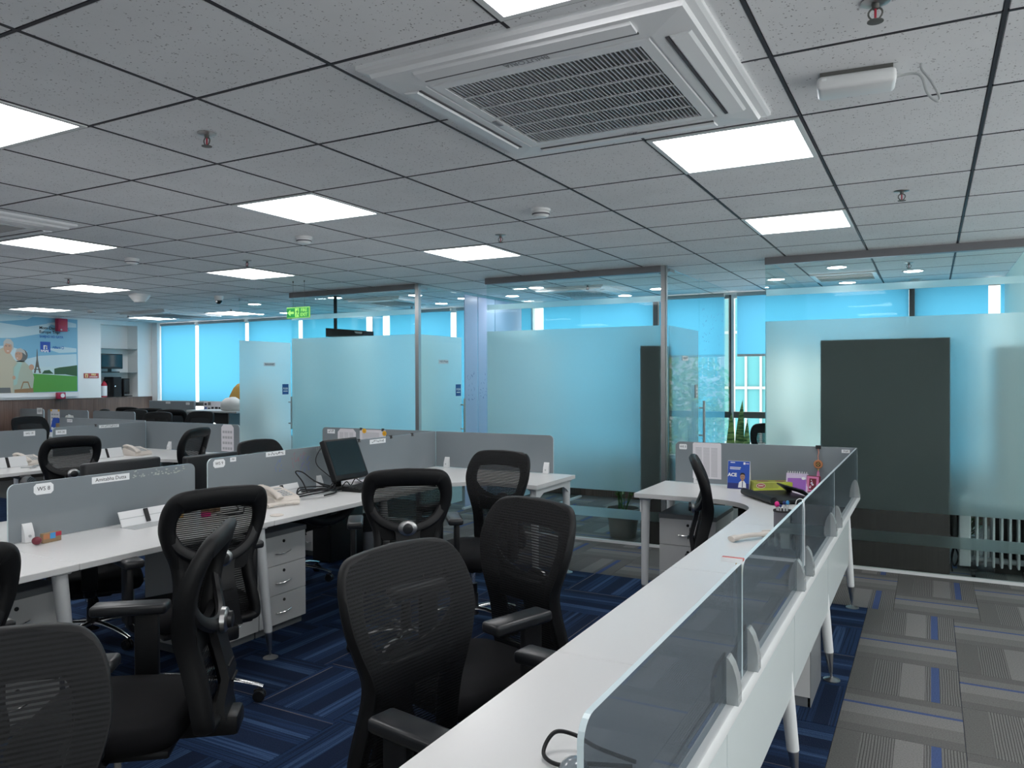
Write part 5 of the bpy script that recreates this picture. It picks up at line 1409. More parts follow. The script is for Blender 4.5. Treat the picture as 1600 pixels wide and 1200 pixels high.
# ---- drawer pedestals
def pedestal(x, y, rz, label, W=0.375, D=0.48, H=0.60, group='white drawer pedestals'):
    """front faces local +x"""
    t = thing('drawer_pedestal', label, 'drawers', (x, y, 0), rz, group)
    B().box(-D, -0.02, -W/2, W/2, 0.045, H-0.03).obj('body', 'pedestal_front', t, smooth=0)
    B().box(-D+0.01, -0.035, -W/2+0.004, W/2-0.004, 0.0, 0.045).obj('plinth', 'pedestal_body', t, smooth=0)
    B().rbox(-D-0.004, 0.006, -W/2-0.003, W/2+0.003, H-0.03, H, 0.003, 1).obj('top_panel', 'pedestal_body', t)
    B().box(-D-0.003, -D, -W/2+0.002, W/2-0.002, 0.0, H-0.031).obj('back_panel', 'pedestal_body', t, smooth=0)
    h3 = (H-0.03-0.048)/3
    for k in range(3):
        z0 = 0.048+k*h3
        d = B().rbox(-0.02, 0.0, -W/2+0.002, W/2-0.002, z0+0.0015, z0+h3-0.0015, 0.0015, 1).obj('drawer', 'pedestal_front', t)
        zc = z0+h3*0.46
        B().tube(bez((0.0, -0.06, zc-0.01), (0.03, -0.045, zc-0.012), (0.03, 0.045, zc-0.004), (0.0, 0.06, zc-0.002), 8), (0.004, 0.006), 8, flat=(0, 0, 1)).obj('drawer_handle', 'chrome', d)
        B().cyl((0.0, 0.005, z0+h3*0.78), (0.004, 0.005, z0+h3*0.78), 0.009, n=14).obj('lock', 'dark_brush', d)
    return t
PED = pedestal(-3.375, 2.985, 0, 'left of the two white drawer pedestals under the middle desk, behind the leg')
dup(PED, (-3.375, 3.365, 0), 0, 'right of the two white drawer pedestals under the middle desk, fully visible')
dup(PED, (-3.375, 1.84, 0), 0, 'white drawer pedestal under the desk at the left edge')
dup(PED, (-4.62, 4.86, 0), -PI/2, 'white pedestal in shadow behind the black flexible hose')
dup(PED, (-1.385, 4.93, 0), -PI/2, 'white drawer pedestal under the right corner desk')
dup(PED, (-0.955, 3.875, 0), PI, 'dark backed drawer pedestal seen under the corridor panel')
# ================================================================== CHAIRS IN PLACE
chair(-1.535, 0.75, 0.85, -0.50, 'black mesh chair with its back cut by the lower left corner of the photo')
chair(-1.295, 1.73, 0.985, -0.17, 'black mesh chair in the front center with one arm under the long desk')
chair(-1.33, 2.62, -0.32, -0.95, 'black mesh chair turned to the viewer beside the long right desk')
chair(-2.39, 4.26, -0.10, -0.99, 'black mesh chair farthest in the center, turned to the viewer before the middle corner desk')
chair(-2.36, 3.22, -0.62, 0.78, 'black mesh chair seen from behind with silver knob, facing the tilted monitor')
chair(-2.69, 2.31, -0.95, 0.30, 'black mesh chair tucked at the desk before the drawers, its striped back leaning')
chair(-2.00, 1.71, -0.78, -0.62, 'black mesh chair in side view at left front with both armrests and seat showing')
chair(-2.40, 1.10, -1.0, 0.05, 'black mesh chair of which only a back edge shows at the left border')
chair(-1.215, 4.53, 0.96, 0.26, 'black mesh chair in side view at the right corner desk, knob toward the pedestal')
chair(-4.36, 2.46, 0.55, 0.83, 'black mesh chair behind the WS 8 screen with its chrome base under the desk', low=0.08)
chair(-4.46, 4.20, 1.0, 0.08, 'black mesh chair peeking over the WS 9 screen beside the first frosted door')
chair(-6.13, 3.80, -0.95, 0.22, 'black mesh chair leaning at the far left desk, before the WS 20 screen')
chair(-6.08, 4.98, -0.93, -0.36, 'black mesh chair leaning sideways at the far desk corner, right of the phone')
chair(-9.85, 5.55, 1.0, 0.1, 'black mesh chair behind the gap between the WS 19 and WS 20 screens')
G4 = 'distant mesh chairs near the windows'
chair(-11.05, 7.35, -0.3, -1.0, 'far chair with just its curved top above the screen with a round sticker', G4)
chair(-11.50, 8.05, -0.3, 1.0, 'far dark grey chair top against the wood panels, left of the blind corner', G4)
chair(-10.42, 7.42, 0.3, -1.0, 'far black chair with a pale rim at the right end of the sticker screen', G4)
chair(-10.80, 7.93, -0.6, 0.5, 'far black chair top in front of the grey floor partition corner', G4)
chair(-9.40, 7.05, 0.3, -1.0, 'far black chair in front of the grey partition, left of the large far chair', G4)
chair(-10.02, 7.72, -0.8, 1.0, 'large far grey-green chair right below the left blue blind', G4)
chair(-9.02, 7.45, 0.2, -1.0, 'far black chair in front of the counter with the white bundle', G4)
chair(-1.36, 7.95, 0.35, -1.0, 'grey-backed mesh chair by the window beside the snake plants')

def leather_chair(x, y, rz, label):
    t = thing('visitor_chair', label, 'chair', (x, y, 0), rz, 'low black padded chairs')
    b = B().rbox(-0.29, 0.29, -0.28, -0.21, 0.47, 0.93, 0.018, 3); b.obj('backrest', 'black_leather', t)
    B().box(-0.27, 0.27, -0.284, -0.278, 0.870, 0.876).obj('back_seam', 'dark_plastic', t, smooth=0)
    B().rbox(-0.27, 0.27, -0.24, 0.26, 0.38, 0.48, 0.035, 4).obj('seat', 'black_leather', t)
    for s in (-1, 1):
        B().rbox(s*0.29-0.03, s*0.29+0.03, -0.20, 0.20, 0.62, 0.66, 0.014, 2).obj('armrest', 'black_plastic', t)
        B().tube([(s*0.29, -0.18, 0.63), (s*0.29, -0.20, 0.02), (s*0.29, 0.22, 0.02), (s*0.29, 0.18, 0.63)], 0.012, 8).obj('sled_leg', 'chrome', t)
    B().box(-0.28, 0.28, -0.03, 0.03, 0.36, 0.385).obj('seat_rail', 'chrome', t, smooth=0)
    return t
LC = leather_chair(-4.72, 3.43, -PI/2, 'low black padded chair with flat top edge behind the flaked WS 8 screen')
LC2 = dup(LC, (-4.98, 4.44, 0), -PI/2, 'low black padded chair glimpsed in the gap left of the WS 9 screen'); LC2.scale.z = 0.94

# ================================================================== THINGS ON THE MIDDLE DESK
def phone(x, y, rz, label, lift=0.0):
    t = thing('desk_phone', label, 'telephone', (x, y, ZD+0.001), rz)
    sl = lambda yy: 0.034+0.24*(yy+0.09)
    B().prism([(-0.095, 0.0), (0.095, 0.0), (0.100, sl(0.09)-0.012), (0.085, sl(0.085)), (-0.085, sl(-0.085)), (-0.100, 0.016)], -0.085, 0.095, 'x').obj('base', 'cream_plastic', t, smooth=0.4)
    h = B()
    zz = lambda yy, e: sl(yy)+0.012+e
    h.tube(catmull([(-0.055, -0.105, zz(-0.105, -0.006)), (-0.055, -0.075, zz(-0.075, 0.008)), (-0.055, 0.0, zz(0, 0.018)), (-0.055, 0.075, zz(0.075, 0.008)), (-0.055, 0.105, zz(0.105, -0.006))], 5), [(0.013, 0.025)]*6+[(0.011, 0.019)]*9+[(0.013, 0.025)]*6, 12, flat=(0, 0, 1))
    h.obj('handset', 'cream_plastic', t, smooth=1.2)
    k = B()
    for i in range(3):
        for j in range(4):
            yy = -0.065+0.024*j; k.box(0.0+0.024*i, 0.017+0.024*i, yy, yy+0.017, sl(yy)-0.002, sl(yy)+0.006)
    o = k.obj('keypad', 'ash_grey', t, smooth=0); o['kind'] = 'stuff'
    B().box(0.0, 0.07, 0.045, 0.068, sl(0.045), sl(0.068)+0.001).obj('display', 'ash_grey', t, smooth=0)
    c = [(-0.055+0.02*math.sin(q*0.28)+0.007*math.cos(q*1.5), -0.108-0.0016*q, 0.010+0.006*math.sin(q*1.5)) for q in range(40)]
    B().tube(c, 0.0022, 6).obj('coiled_cord', 'cream_plastic', t)
    return t
PH = phone(-3.49, 3.43, PI*0.46, 'cream desk phone on the desk below the WS 9 screen')
dup(PH, (-6.86, 4.90, ZD+0.001), PI*0.5, 'cream desk phone on the far left desk beside the clamp')
dup(PH, (-6.98, 3.93, ZD+0.001), PI*0.5, 'cream desk phone with tangled cord at the left edge of the far desk')
t = thing('phone_handset', 'cream phone handset lying off its hook at the middle desk, in front of the phone', 'telephone', (-3.34, 3.33, ZD+0.013), 1.3)
B().tube(catmull([(-0.10, 0, 0.0), (-0.07, 0, 0.003), (0, 0, 0.006), (0.07, 0, 0.003), (0.10, 0, 0.0)], 5), [(0.012, 0.022)]*6+[(0.010, 0.017)]*9+[(0.012, 0.022)]*6, 12, flat=(0, 0, 1)).obj('grip', 'cream_plastic', t, smooth=1.2)
t = thing('phone_handset', 'pale pink handset lying on the long right desk beside the tinted screen', 'telephone', (-0.73, 3.64, ZD+0.016), 0.95)
B().tube(catmull([(-0.11, 0, -0.002), (-0.08, 0, 0.002), (0, 0, 0.006), (0.08, 0, 0.003), (0.12, 0, 0.0)], 5), [(0.013, 0.024)]*6+[(0.010, 0.018)]*9+[(0.013, 0.024)]*6, 12, flat=(0, 0, 1)).obj('grip', 'cream_plastic', t, smooth=1.2)
t = thing('desk_phone', 'pale desk phone half hidden behind the third tinted screen', 'telephone', (-0.60, 3.80, ZD+0.001), 0.9)
B().prism([(-0.09, 0.0), (0.09, 0.0), (0.09, 0.016), (-0.08, 0.045), (-0.09, 0.04)], -0.06, 0.06, 'x').obj('base', 'cream_plastic', t, smooth=0.4)
B().tube([(0.0, -0.09, 0.008), (-0.03, -0.12, 0.006), (-0.06, -0.14, 0.005), (-0.10, -0.13, 0.005), (-0.13, -0.16, 0.005)], 0.003, 6).obj('cord', 'cream_plastic', t)
t = monitor((-3.425, 4.035, ZD+0.001), PI/2, 'black monitor tilted back on the middle desk above the keyboard', W=0.335, H=0.275, stand=0.082, tilt=-0.40, fo=0.075)
t = thing('keyboard', 'black keyboard lying in front of the tilted monitor', 'keyboard', (-3.36, 4.165, ZD+0.001), PI/2+0.04)
B().prism([(-0.075, 0.0), (0.075, 0.0), (0.075, 0.028), (-0.075, 0.012)], -0.215, 0.215, 'x').obj('case', 'black_plastic', t, smooth=0)
k = B()
for i in range(20):
    for j in range(5):
        y = -0.060+0.026*j; z = 0.0125+(y+0.075)*0.107
        k.box(-0.205+0.0205*i, -0.188+0.0205*i, y, y+0.021, z, z+0.006)
o = k.obj('keys', 'arm_pad', t, smooth=0); o['kind'] = 'stuff'
def cable(label, pts, r, m='black_plastic', n=8):
    o = B().tube(catmull(pts, n), r, 8).obj('cable', m, smooth=1.2)
    return tag(o, label, 'cable')
zt = ZD+0.008
rnd = random.Random(2)
pts = []
for k in range(34):
    a = k*0.62; ra, rb = 0.055+0.02*math.sin(k*1.3), 0.15+0.03*math.cos(k*0.9)
    pts.append((-3.43+ra*math.cos(a), 3.72+rb*math.sin(a), zt+0.005*(k % 7)+0.001*k))
cable('coiled black cable heap on the desk left of the tilted monitor', pts, 0.0045, n=5)
cable('black cable looping up before the marker scribbles', [(-3.46, 3.66, zt+0.02), (-3.50, 3.66, 0.84), (-3.52, 3.62, 0.905), (-3.50, 3.66, 0.90), (-3.48, 3.74, 0.84), (-3.44, 3.82, 0.79), (-3.40, 3.88, zt+0.02)], 0.0042)
cable('black cable running from the heap to behind the monitor', [(-3.52, 3.78, 0.83), (-3.47, 3.84, 0.80), (-3.42, 3.90, 0.78), (-3.42, 4.0, 0.77), (-3.44, 4.08, zt)], 0.004)
cable('thin black cable hanging from the monitor top left corner', [(-3.53, 3.88, 1.05), (-3.55, 3.84, 0.98), (-3.55, 3.85, 0.92), (-3.52, 3.92, 0.85), (-3.50, 3.97, 0.80), (-3.50, 4.0, zt)], 0.003)
cable('black cable tangle on the desk seen through the striped chair back', [(-3.45, 2.98, zt), (-3.40, 3.05, zt+0.01), (-3.48, 3.12, zt+0.02), (-3.38, 3.18, zt+0.01), (-3.46, 3.24, zt), (-3.40, 3.10, zt+0.02), (-3.34, 3.02, zt), (-3.42, 2.92, zt)], 0.004)
cable('black tangled wires under the monitor', [(-3.46, 3.98, zt+0.01), (-3.45, 4.02, 0.80), (-3.455, 4.07, 0.77), (-3.45, 4.11, 0.81), (-3.455, 4.16, 0.79), (-3.46, 4.2, zt+0.02), (-3.46, 4.26, zt+0.01)], 0.0035)
o = tag(B().box(-3.665, -3.66, 4.225, 4.40, ZD+0.003, 0.975).obj('loose_sheet', 'paper', smooth=0), 'white sheet standing behind the tilted monitor', 'paper')
o = B().box(-3.62, -3.47, 4.30, 4.52, ZD+0.001, ZD+0.012).box(-3.60, -3.46, 4.28, 4.50, ZD+0.013, ZD+0.019).obj('paper_pile', 'paper', smooth=0); tag(o, 'pile of loose papers right of the tilted monitor', 'papers')
t = thing('lid', 'flat pale lid lying near the desk edge above the drawers', 'lid', (-3.145, 3.09, ZD+0.001))
B().lathe([(0.0, 0), (0.036, 0), (0.036, 0.004), (0.030, 0.006), (0.0, 0.006)], n=24).obj('disc', 'cream_plastic', t)
t = thing('snack_ball', 'dark red wrapped snack beside the white clamp of the WS 8 screen', 'snack', (-3.555, 2.035, ZD+0.001))
b_ = B().ball((0, 0, 0.019), 0.0195, 14, (1, 1, 0.92))
for v in b_.bm.verts: v.co += v.co.normalized()*0.002*math.sin(60*v.co.z)
b_.obj('wrapper', 'maroon', t, smooth=1.2)
t = thing('snack_box', 'small colourful snack box on the desk below the WS 8 label', 'box', (-3.575, 2.11, ZD+0.001), 0.1)
B().rbox(-0.012, 0.012, -0.045, 0.045, 0, 0.044, 0.002, 1).obj('carton', 'kraft', t)
for a, c, z0, z1, m_ in ((-0.012, 0.015, 0.016, 0.043, 'sky_blue'), (0.015, 0.044, 0.024, 0.043, 'red'), (-0.044, -0.014, 0.018, 0.040, 'orange_wood')):
    B().box(0.0121, 0.0126, a, c, z0, z1).obj('print', m_, t, smooth=0)
t = thing('paper_flower', 'peach paper flower at the end of the white cable flap', 'ornament', (-3.57, 2.80, ZD+0.001))
b_ = B()
for k in range(7):
    M = Matrix.Translation((0, 0, 0.035)) @ Matrix.Rotation(k*0.9, 4, 'Z') @ Matrix.Rotation(0.5+0.1*(k % 3), 4, 'X')
    b_._take([M @ Vector(p) for p in ((0, 0, 0), (0.018, 0.004, 0.03), (0.0, 0.002, 0.07), (-0.018, 0.004, 0.03))], [(0, 1, 2, 3)])
b_.obj('petals', 'peach', t, smooth=0)
B().lathe([(0.0, 0), (0.022, 0), (0.024, 0.036), (0.0, 0.038)], n=14).obj('holder', 'gold', t)
t = thing('small_carton', 'small brown carton seen through the striped chair back', 'box', (-3.55, 2.99, ZD+0.001), 0.15)
B().rbox(-0.03, 0.03, -0.045, 0.045, 0, 0.085, 0.002, 1).obj('carton', 'kraft', t)
B().box(-0.0302, 0.0302, -0.012, 0.012, 0.0, 0.0852).obj('tape', 'brown_card', t, smooth=0)
t = thing('tape_roll', 'small magenta roll beside the brown carton', 'tape', (-3.48, 2.90, ZD+0.001))
B().lathe([(0.014, 0), (0.026, 0), (0.026, 0.018), (0.014, 0.018), (0.014, 0.0)], n=20).obj('roll', 'magenta', t)
t = thing('waste_bin', 'steel and black waste bin in shadow under the middle corner desk', 'bin', (-4.33, 5.30, 0))
B().lathe([(0.0, 0.0), (0.10, 0.0), (0.105, 0.17)], n=24).obj('steel_body', 'steel', t)
B().lathe([(0.105, 0.17), (0.112, 0.30), (0.100, 0.30), (0.095, 0.18)], n=24).obj('liner', 'dark_brush', t)
t = thing('computer_tower', 'black computer tower in shadow under the middle corner desk', 'computer', (-4.33, 4.94, 0), 0.0)
B().rbox(-0.10, 0.10, -0.20, 0.20, 0.01, 0.45, 0.008, 2).obj('case', 'black_plastic', t)
B().rbox(-0.09, 0.09, -0.208, -0.198, 0.02, 0.44, 0.003, 1).obj('front_panel', 'dark_plastic', t)
t = thing('flexible_hose', 'thick black flexible cable hose sagging under the middle desk', 'hose', (0, 0, 0))
pp = catmull([(-3.52, 3.62, 0.68), (-3.52, 3.72, 0.60), (-3.52, 3.84, 0.555), (-3.53, 3.98, 0.545), (-3.54, 4.12, 0.575), (-3.55, 4.24, 0.65), (-3.55, 4.28, 0.70)], 10)
B().tube(pp, [0.030+0.0035*(k % 2) for k in range(len(pp))], 12).obj('corrugated_tube', 'black_plastic', t)
t = thing('mouse', 'white computer mouse on the far left desk', 'mouse', (-7.05, 4.62, ZD+0.001))
B().ball((0, 0, 0.012), 0.03, 14, (1.0, 1.7, 0.7)).obj('shell', 'white_plastic', t)
for y, lb in ((4.60, 'white cable flap pair on the far left desk beside the phone'), (3.70, 'white cable flap at the left edge of the far desk')):
    t = thing('cable_flap', lb, 'cable flap', (-6.86, y, ZD+0.001))
    M = Matrix.Rotation(-0.42, 4, 'Y')
    B().rbox(-0.003, 0.004, -0.16, -0.012, 0.0, 0.095, 0.002, 1, M=M).obj('flap_leaf', 'white_plastic', t)
    B().rbox(-0.003, 0.004, 0.012, 0.16, 0.0, 0.095, 0.002, 1, M=M).obj('flap_leaf', 'white_plastic', t)
    B().box(0.0, 0.004, -0.012, 0.012, 0.0, 0.09, M=M).obj('brush', 'dark_brush', t, smooth=0)
cable('grey tangled cord on the far left desk before the phone', [(-6.72, 3.72, zt), (-6.66, 3.80, zt), (-6.74, 3.86, zt), (-6.68, 3.95, zt), (-6.76, 4.0, zt), (-6.70, 3.84, zt+0.01), (-6.62, 3.74, zt)], 0.005, 'ash_grey')

# ================================================================== THINGS ON THE RIGHT CORNER DESK
t = thing('tent_calendar', 'blue tent calendar with a young man in white shirt before the dark grey screen', 'calendar', (-1.125, 5.265, ZD+0.001), 0.0)
Hc, Wc = 0.185, 0.072
B().prism([(-0.035, 0.0), (0.035, 0.0), (0.003, Hc), (-0.003, Hc)], -Wc, Wc, 'x').obj('card', 'white_print', t, smooth=0)
sl = 0.032/Hc
def front(x0, x1, z0, z1, m_, nm, lv=1, poly=None):
    pts = poly or [(x0, z0), (x1, z0), (x1, z1), (x0, z1)]
    return B().quad([(x, -0.0352+z*sl-0.0003*lv, z) for x, z in pts]).obj(nm, m_, t, smooth=0)
front(-Wc+0.001, Wc-0.001, 0.002, Hc-0.001, 'blue_print', 'printed_page', 1)
front(-Wc+0.001, Wc-0.001, 0.002, 0.040, 'navy', 'printed_skyline', 2)
front(0, 0, 0, 0, 'white_print', 'printed_shirt', 3, [(0.0, 0.012), (0.052, 0.012), (0.050, 0.040), (0.036, 0.058), (0.020, 0.058), (0.004, 0.044)])
front(0, 0, 0, 0, 'skin', 'printed_face', 4, [(0.027+0.0155*math.cos(a), 0.082+0.021*math.sin(a)) for a in [2*PI*k/18 for k in range(18)]])
front(0, 0, 0, 0, 'skin', 'printed_neck', 4, [(0.020, 0.054), (0.034, 0.054), (0.033, 0.070), (0.021, 0.070)])
front(0, 0, 0, 0, 'ink', 'printed_hair', 5, [(0.0105, 0.086), (0.0115, 0.102), (0.020, 0.110), (0.035, 0.109), (0.043, 0.100), (0.0435, 0.086), (0.040, 0.095), (0.028, 0.099), (0.014, 0.095)])
front(0.019, 0.025, 0.084, 0.086, 'ink', 'printed_eye', 5); front(0.030, 0.036, 0.084, 0.086, 'ink', 'printed_eye', 5); front(0.024, 0.031, 0.0715, 0.073, 'maroon', 'printed_mouth', 5)
front(0.025, 0.030, 0.014, 0.052, 'navy', 'printed_tie', 5)
for x0, z0, w_ in ((-0.058, 0.140, 0.072), (-0.058, 0.130, 0.068), (-0.055, 0.172, 0.030)): front(x0, x0+w_, z0, z0+0.005, 'white_print', 'printed_line', 3)
front(0.030, 0.043, 0.163, 0.178, 'white_print', 'printed_badge', 3); front(0.046, 0.066, 0.167, 0.173, 'lilac', 'printed_line', 3)
rx = math.atan2(1, sl)
text('printed_lettering', 'ACE', 0.031, 'white_print', t, (-0.040, -0.0352+0.093*sl-0.0016, 0.093), (rx, 0, 0), bold=0.0012)
t = thing('sweet_box', 'olive green sweet box with a red oval badge on the right corner desk', 'box', (-0.925, 5.30, ZD+0.001), 0.42)
B().rbox(-0.125, 0.125, -0.05, 0.05, 0, 0.058, 0.003, 1).obj('carton', 'lime', t)
B().box(-0.124, 0.124, -0.0508, -0.0500, 0.002, 0.018).obj('side_band', 'lime_bright', t, smooth=0)
B().prism([(0.125, 0.002), (0.125, 0.056), (0.06, 0.056), (0.03, 0.018), (0.06, 0.002)], -0.0514, -0.0508, 'y').obj('side_wedge', 'lime_bright', t, smooth=0)
b_ = B(); b_.prism([(-0.078+0.030*math.cos(2*PI*k/24), 0.034+0.017*math.sin(2*PI*k/24)) for k in range(24)], -0.0516, -0.0510, 'y'); b_.obj('badge_rim', 'cream_plastic', t, smooth=0)
b_ = B(); b_.prism([(-0.078+0.026*math.cos(2*PI*k/24), 0.034+0.0135*math.sin(2*PI*k/24)) for k in range(24)], -0.0522, -0.0516, 'y'); b_.obj('badge', 'sign_red', t, smooth=0)
b_ = B()
for q in range(5): b_.quad([(-0.095+0.007*q, -0.0525, 0.030), (-0.091+0.007*q, -0.0525, 0.030), (-0.090+0.007*q, -0.0525, 0.040), (-0.094+0.007*q, -0.0525, 0.040)])
b_.obj('badge_lettering', 'white_print', t, smooth=0)
for x0, x1 in ((-0.09, -0.02), (0.03, 0.09)): B().box(x0, x1, -0.02, 0.02, 0.0582, 0.0590).obj('lid_label', 'maroon', t, smooth=0)
t = thing('spiral_calendar', 'small lilac spiral desk calendar beside the pink framed picture', 'calendar', (-0.765, 5.335, ZD+0.001), -0.05)
B().prism([(-0.035, 0.0), (0.035, 0.0), (0.002, 0.115), (-0.002, 0.115)], -0.068, 0.068, 'x').obj('card', 'lilac', t, smooth=0)
sl = 0.033/0.115
B().quad([(x, -0.0355+z*sl, z) for x, z in ((-0.058, 0.006), (0.058, 0.006), (0.058, 0.078), (0.03, 0.086), (-0.058, 0.083))]).obj('printed_page', 'purple', t, smooth=0)
B().quad([(0.04+0.012*math.cos(2*PI*k/14), -0.0362+(0.085+0.009*math.sin(2*PI*k/14))*sl, 0.085+0.009*math.sin(2*PI*k/14)) for k in range(14)]).obj('printed_bubble', 'white_print', t, smooth=0)
for k in range(9):
    x = -0.058+0.0145*k
    B().tube([(x+0.001, -0.004+0.010*math.cos(a), 0.117+0.010*math.sin(a)) for a in [2*PI*q/10 for q in range(10)]], 0.0014, 6, closed=True).obj('spiral_ring', 'white_plastic', t)
t = thing('picture_frame', 'small pink framed floral picture leaning in the desk corner', 'picture', (-0.665, 5.30, ZD+0.001), -0.25)
M = Matrix.Rotation(-0.15, 4, 'X')
B().rbox(-0.045, 0.045, -0.006, 0.006, 0, 0.108, 0.003, 1, M=M).obj('frame', 'maroon', t)
B().box(-0.040, 0.036, -0.0072, -0.006, 0.005, 0.103, M=M).obj('mount', 'pink', t, smooth=0)
B().box(-0.025, 0.021, -0.0080, -0.0072, 0.016, 0.090, M=M).obj('print', 'maroon', t, smooth=0)
rnd = random.Random(8)
for k in range(9):
    c = (-0.019+0.034*rnd.random(), 0.024+0.056*rnd.random()); r_ = 0.003+0.004*rnd.random()
    B().prism([(c[0]+r_*math.cos(2*PI*q/8), c[1]+r_*math.sin(2*PI*q/8)) for q in range(8)], -0.0086, -0.0080, 'y', M=M).obj('blossom', rnd.choice(['pink', 'lilac', 'white_print']), t, smooth=0)
t = thing('laptop_stand', 'black folding laptop stand on the right corner desk', 'stand', (-0.80, 4.93, ZD+0.001), -0.93)
B().rbox(-0.20, 0.20, -0.15, 0.13, 0.008, 0.026, 0.008, 2).obj('base_plate', 'black_plastic', t)
B().tube([(-0.20, -0.15, 0.024), (0.20, -0.15, 0.024)], 0.022, 14).obj('front_roll', 'black_plastic', t)
pl = B(); M = Matrix.Translation((0.0, 0.13, 0.02)) @ Matrix.Rotation(0.95, 4, 'X')
pl.prism([(-0.15, 0.0), (-0.11, 0.0), (-0.08, 0.035), (-0.03, 0.05), (0.03, 0.05), (0.08, 0.035), (0.11, 0.0), (0.15, 0.0), (0.16, 0.095), (-0.16, 0.095)], -0.004, 0.004, 'y', M=M)
pl.obj('raised_bracket', 'black_plastic', t, smooth=0)
for x in (-0.17, 0.17): B().cyl((x, 0.10, 0.0), (x, 0.10, 0.01), 0.014, n=12).obj('rubber_foot', 'dark_brush', t)
t = thing('pen_cup', 'black mesh pen cup with coloured pens behind the third tinted screen', 'pen holder', (-0.635, 3.95, ZD+0.001))
b_ = B(); b_.lathe([(0.0, 0.0), (0.042, 0.0), (0.042, 0.095), (0.040, 0.095), (0.040, 0.004), (0.0, 0.004)], n=24); b_.obj('cup', 'ink_grey', t)
B().lathe([(0.040, 0.090), (0.0445, 0.090), (0.0445, 0.098), (0.040, 0.098), (0.040, 0.090)], n=24).obj('rim', 'dark_brush', t)
for nm, x, y, h, r_, m_ in (('pen', -0.02, 0.0, 0.118, 0.012, 'magenta'), ('pen', 0.004, 0.010, 0.125, 0.008, 'navy'), ('pen', 0.020, -0.012, 0.132, 0.009, 'sky_blue'), ('pen', 0.012, 0.02, 0.110, 0.006, 'ink'), ('pen', -0.004, -0.02, 0.116, 0.006, 'navy')):
    pn = thing('pen', {('magenta'): 'pen with a round magenta cap in the black pen cup', 'navy': 'navy capped pen in the black pen cup', 'sky_blue': 'pen with light blue cap, tallest in the black pen cup', 'ink': 'black pen at the back of the black pen cup'}[m_] + ('' if h != 0.116 else ', the one in front'), 'pen', (-0.635+x, 3.95+y, ZD+0.006), 0, 'pens in the black cup')
    B().cyl((-x*0.3, -y*0.3, 0), (x*0.3, y*0.3, h), r_*0.6, r_*0.6, 10).obj('barrel', 'white_plastic' if m_ != 'ink' else 'ink', pn)
    B().ball((x*0.3, y*0.3, h), r_, 12, (1, 1, 1.3)).obj('cap', m_, pn)
t = thing('hanging_charm', 'orange round charm with pink tassel hanging on the dark grey screen', 'charm', (-0.643, 5.397, 0))
B().box(-0.016, 0.016, -0.010, 0.012, 1.022, 1.044).obj('clip', 'dark_brush', t, smooth=0)
B().tube([(-0.002, -0.006, 1.025), (0.003, -0.006, 1.0), (-0.002, -0.006, 0.975), (0.001, -0.006, 0.948)], 0.0025, 8).obj('braided_cord', 'peach', t)
B().lathe([(0.017, -0.004), (0.027, -0.004), (0.029, 0.0), (0.027, 0.004), (0.017, 0.004), (0.017, -0.004)], c=(0, -0.008, 0.921), n=24, axis='y').obj('ring', 'orange_wood', t)
B().lathe([(0.0, -0.002), (0.018, -0.002), (0.018, 0.002), (0.0, 0.002)], c=(0, -0.008, 0.921), n=20, axis='y').obj('medallion', 'brown_card', t)
b_ = B()
for k in range(4): b_.ball((0.008*math.cos(k*PI/2), -0.012, 0.921+0.008*math.sin(k*PI/2)), 0.004, 8)
b_.obj('medallion_relief', 'gold', t)
B().ball((0, -0.008, 0.885), 0.006, 10).obj('bead', 'gold', t)
B().lathe([(0.003, 0.880), (0.007, 0.870), (0.011, 0.835), (0.0, 0.835)], c=(0, -0.008, 0), n=12).obj('tassel', 'pink', t)
t = thing('paper_peg', 'red and white peg on the corner of the second tinted screen', 'peg', (SR, 1.955, SZ+0.004))
b_ = B(); b_.box(-0.045, 0.008, -0.010, 0.010, 0.0, 0.006); b_.obj('top_strip', 'sign_red', t, smooth=0)
B().box(-0.045, 0.008, -0.0115, -0.010, -0.004, 0.007).obj('white_strip', 'white_print', t, smooth=0)
B().box(-0.010, -0.006, -0.008, 0.008, -0.03, 0.0).obj('jaw', 'gold', t, smooth=0)
cable('white cord looped over the joint of the tinted screens by the pen cup', [(SR-0.022, 3.0, 1.02), (SR-0.018, 3.004, 1.04), (SR-0.004, 3.008, 1.046), (SR+0.007, 3.008, 1.03), (SR+0.0085, 3.008, 0.95), (SR+0.0085, 3.008, 0.80)], 0.0015, 'white_plastic')
cable('black cable end on the long desk at the bottom edge of the photo', [(-0.50, 1.42, zt), (-0.58, 1.42, zt+0.01), (-0.63, 1.42, zt+0.025), (-0.665, 1.40, zt+0.03), (-0.67, 1.36, zt+0.005), (-0.63, 1.34, zt), (-0.58, 1.37, zt), (-0.50, 1.40, zt)], 0.0042)
t = thing('mouse', 'grey-blue computer mouse at the bottom edge on the long desk', 'mouse', (-0.585, 1.315, ZD+0.001), 0.3)
B().ball((0, 0, 0.014), 0.03, 14, (1.0, 1.6, 0.8)).obj('shell', 'grey_screen', t)

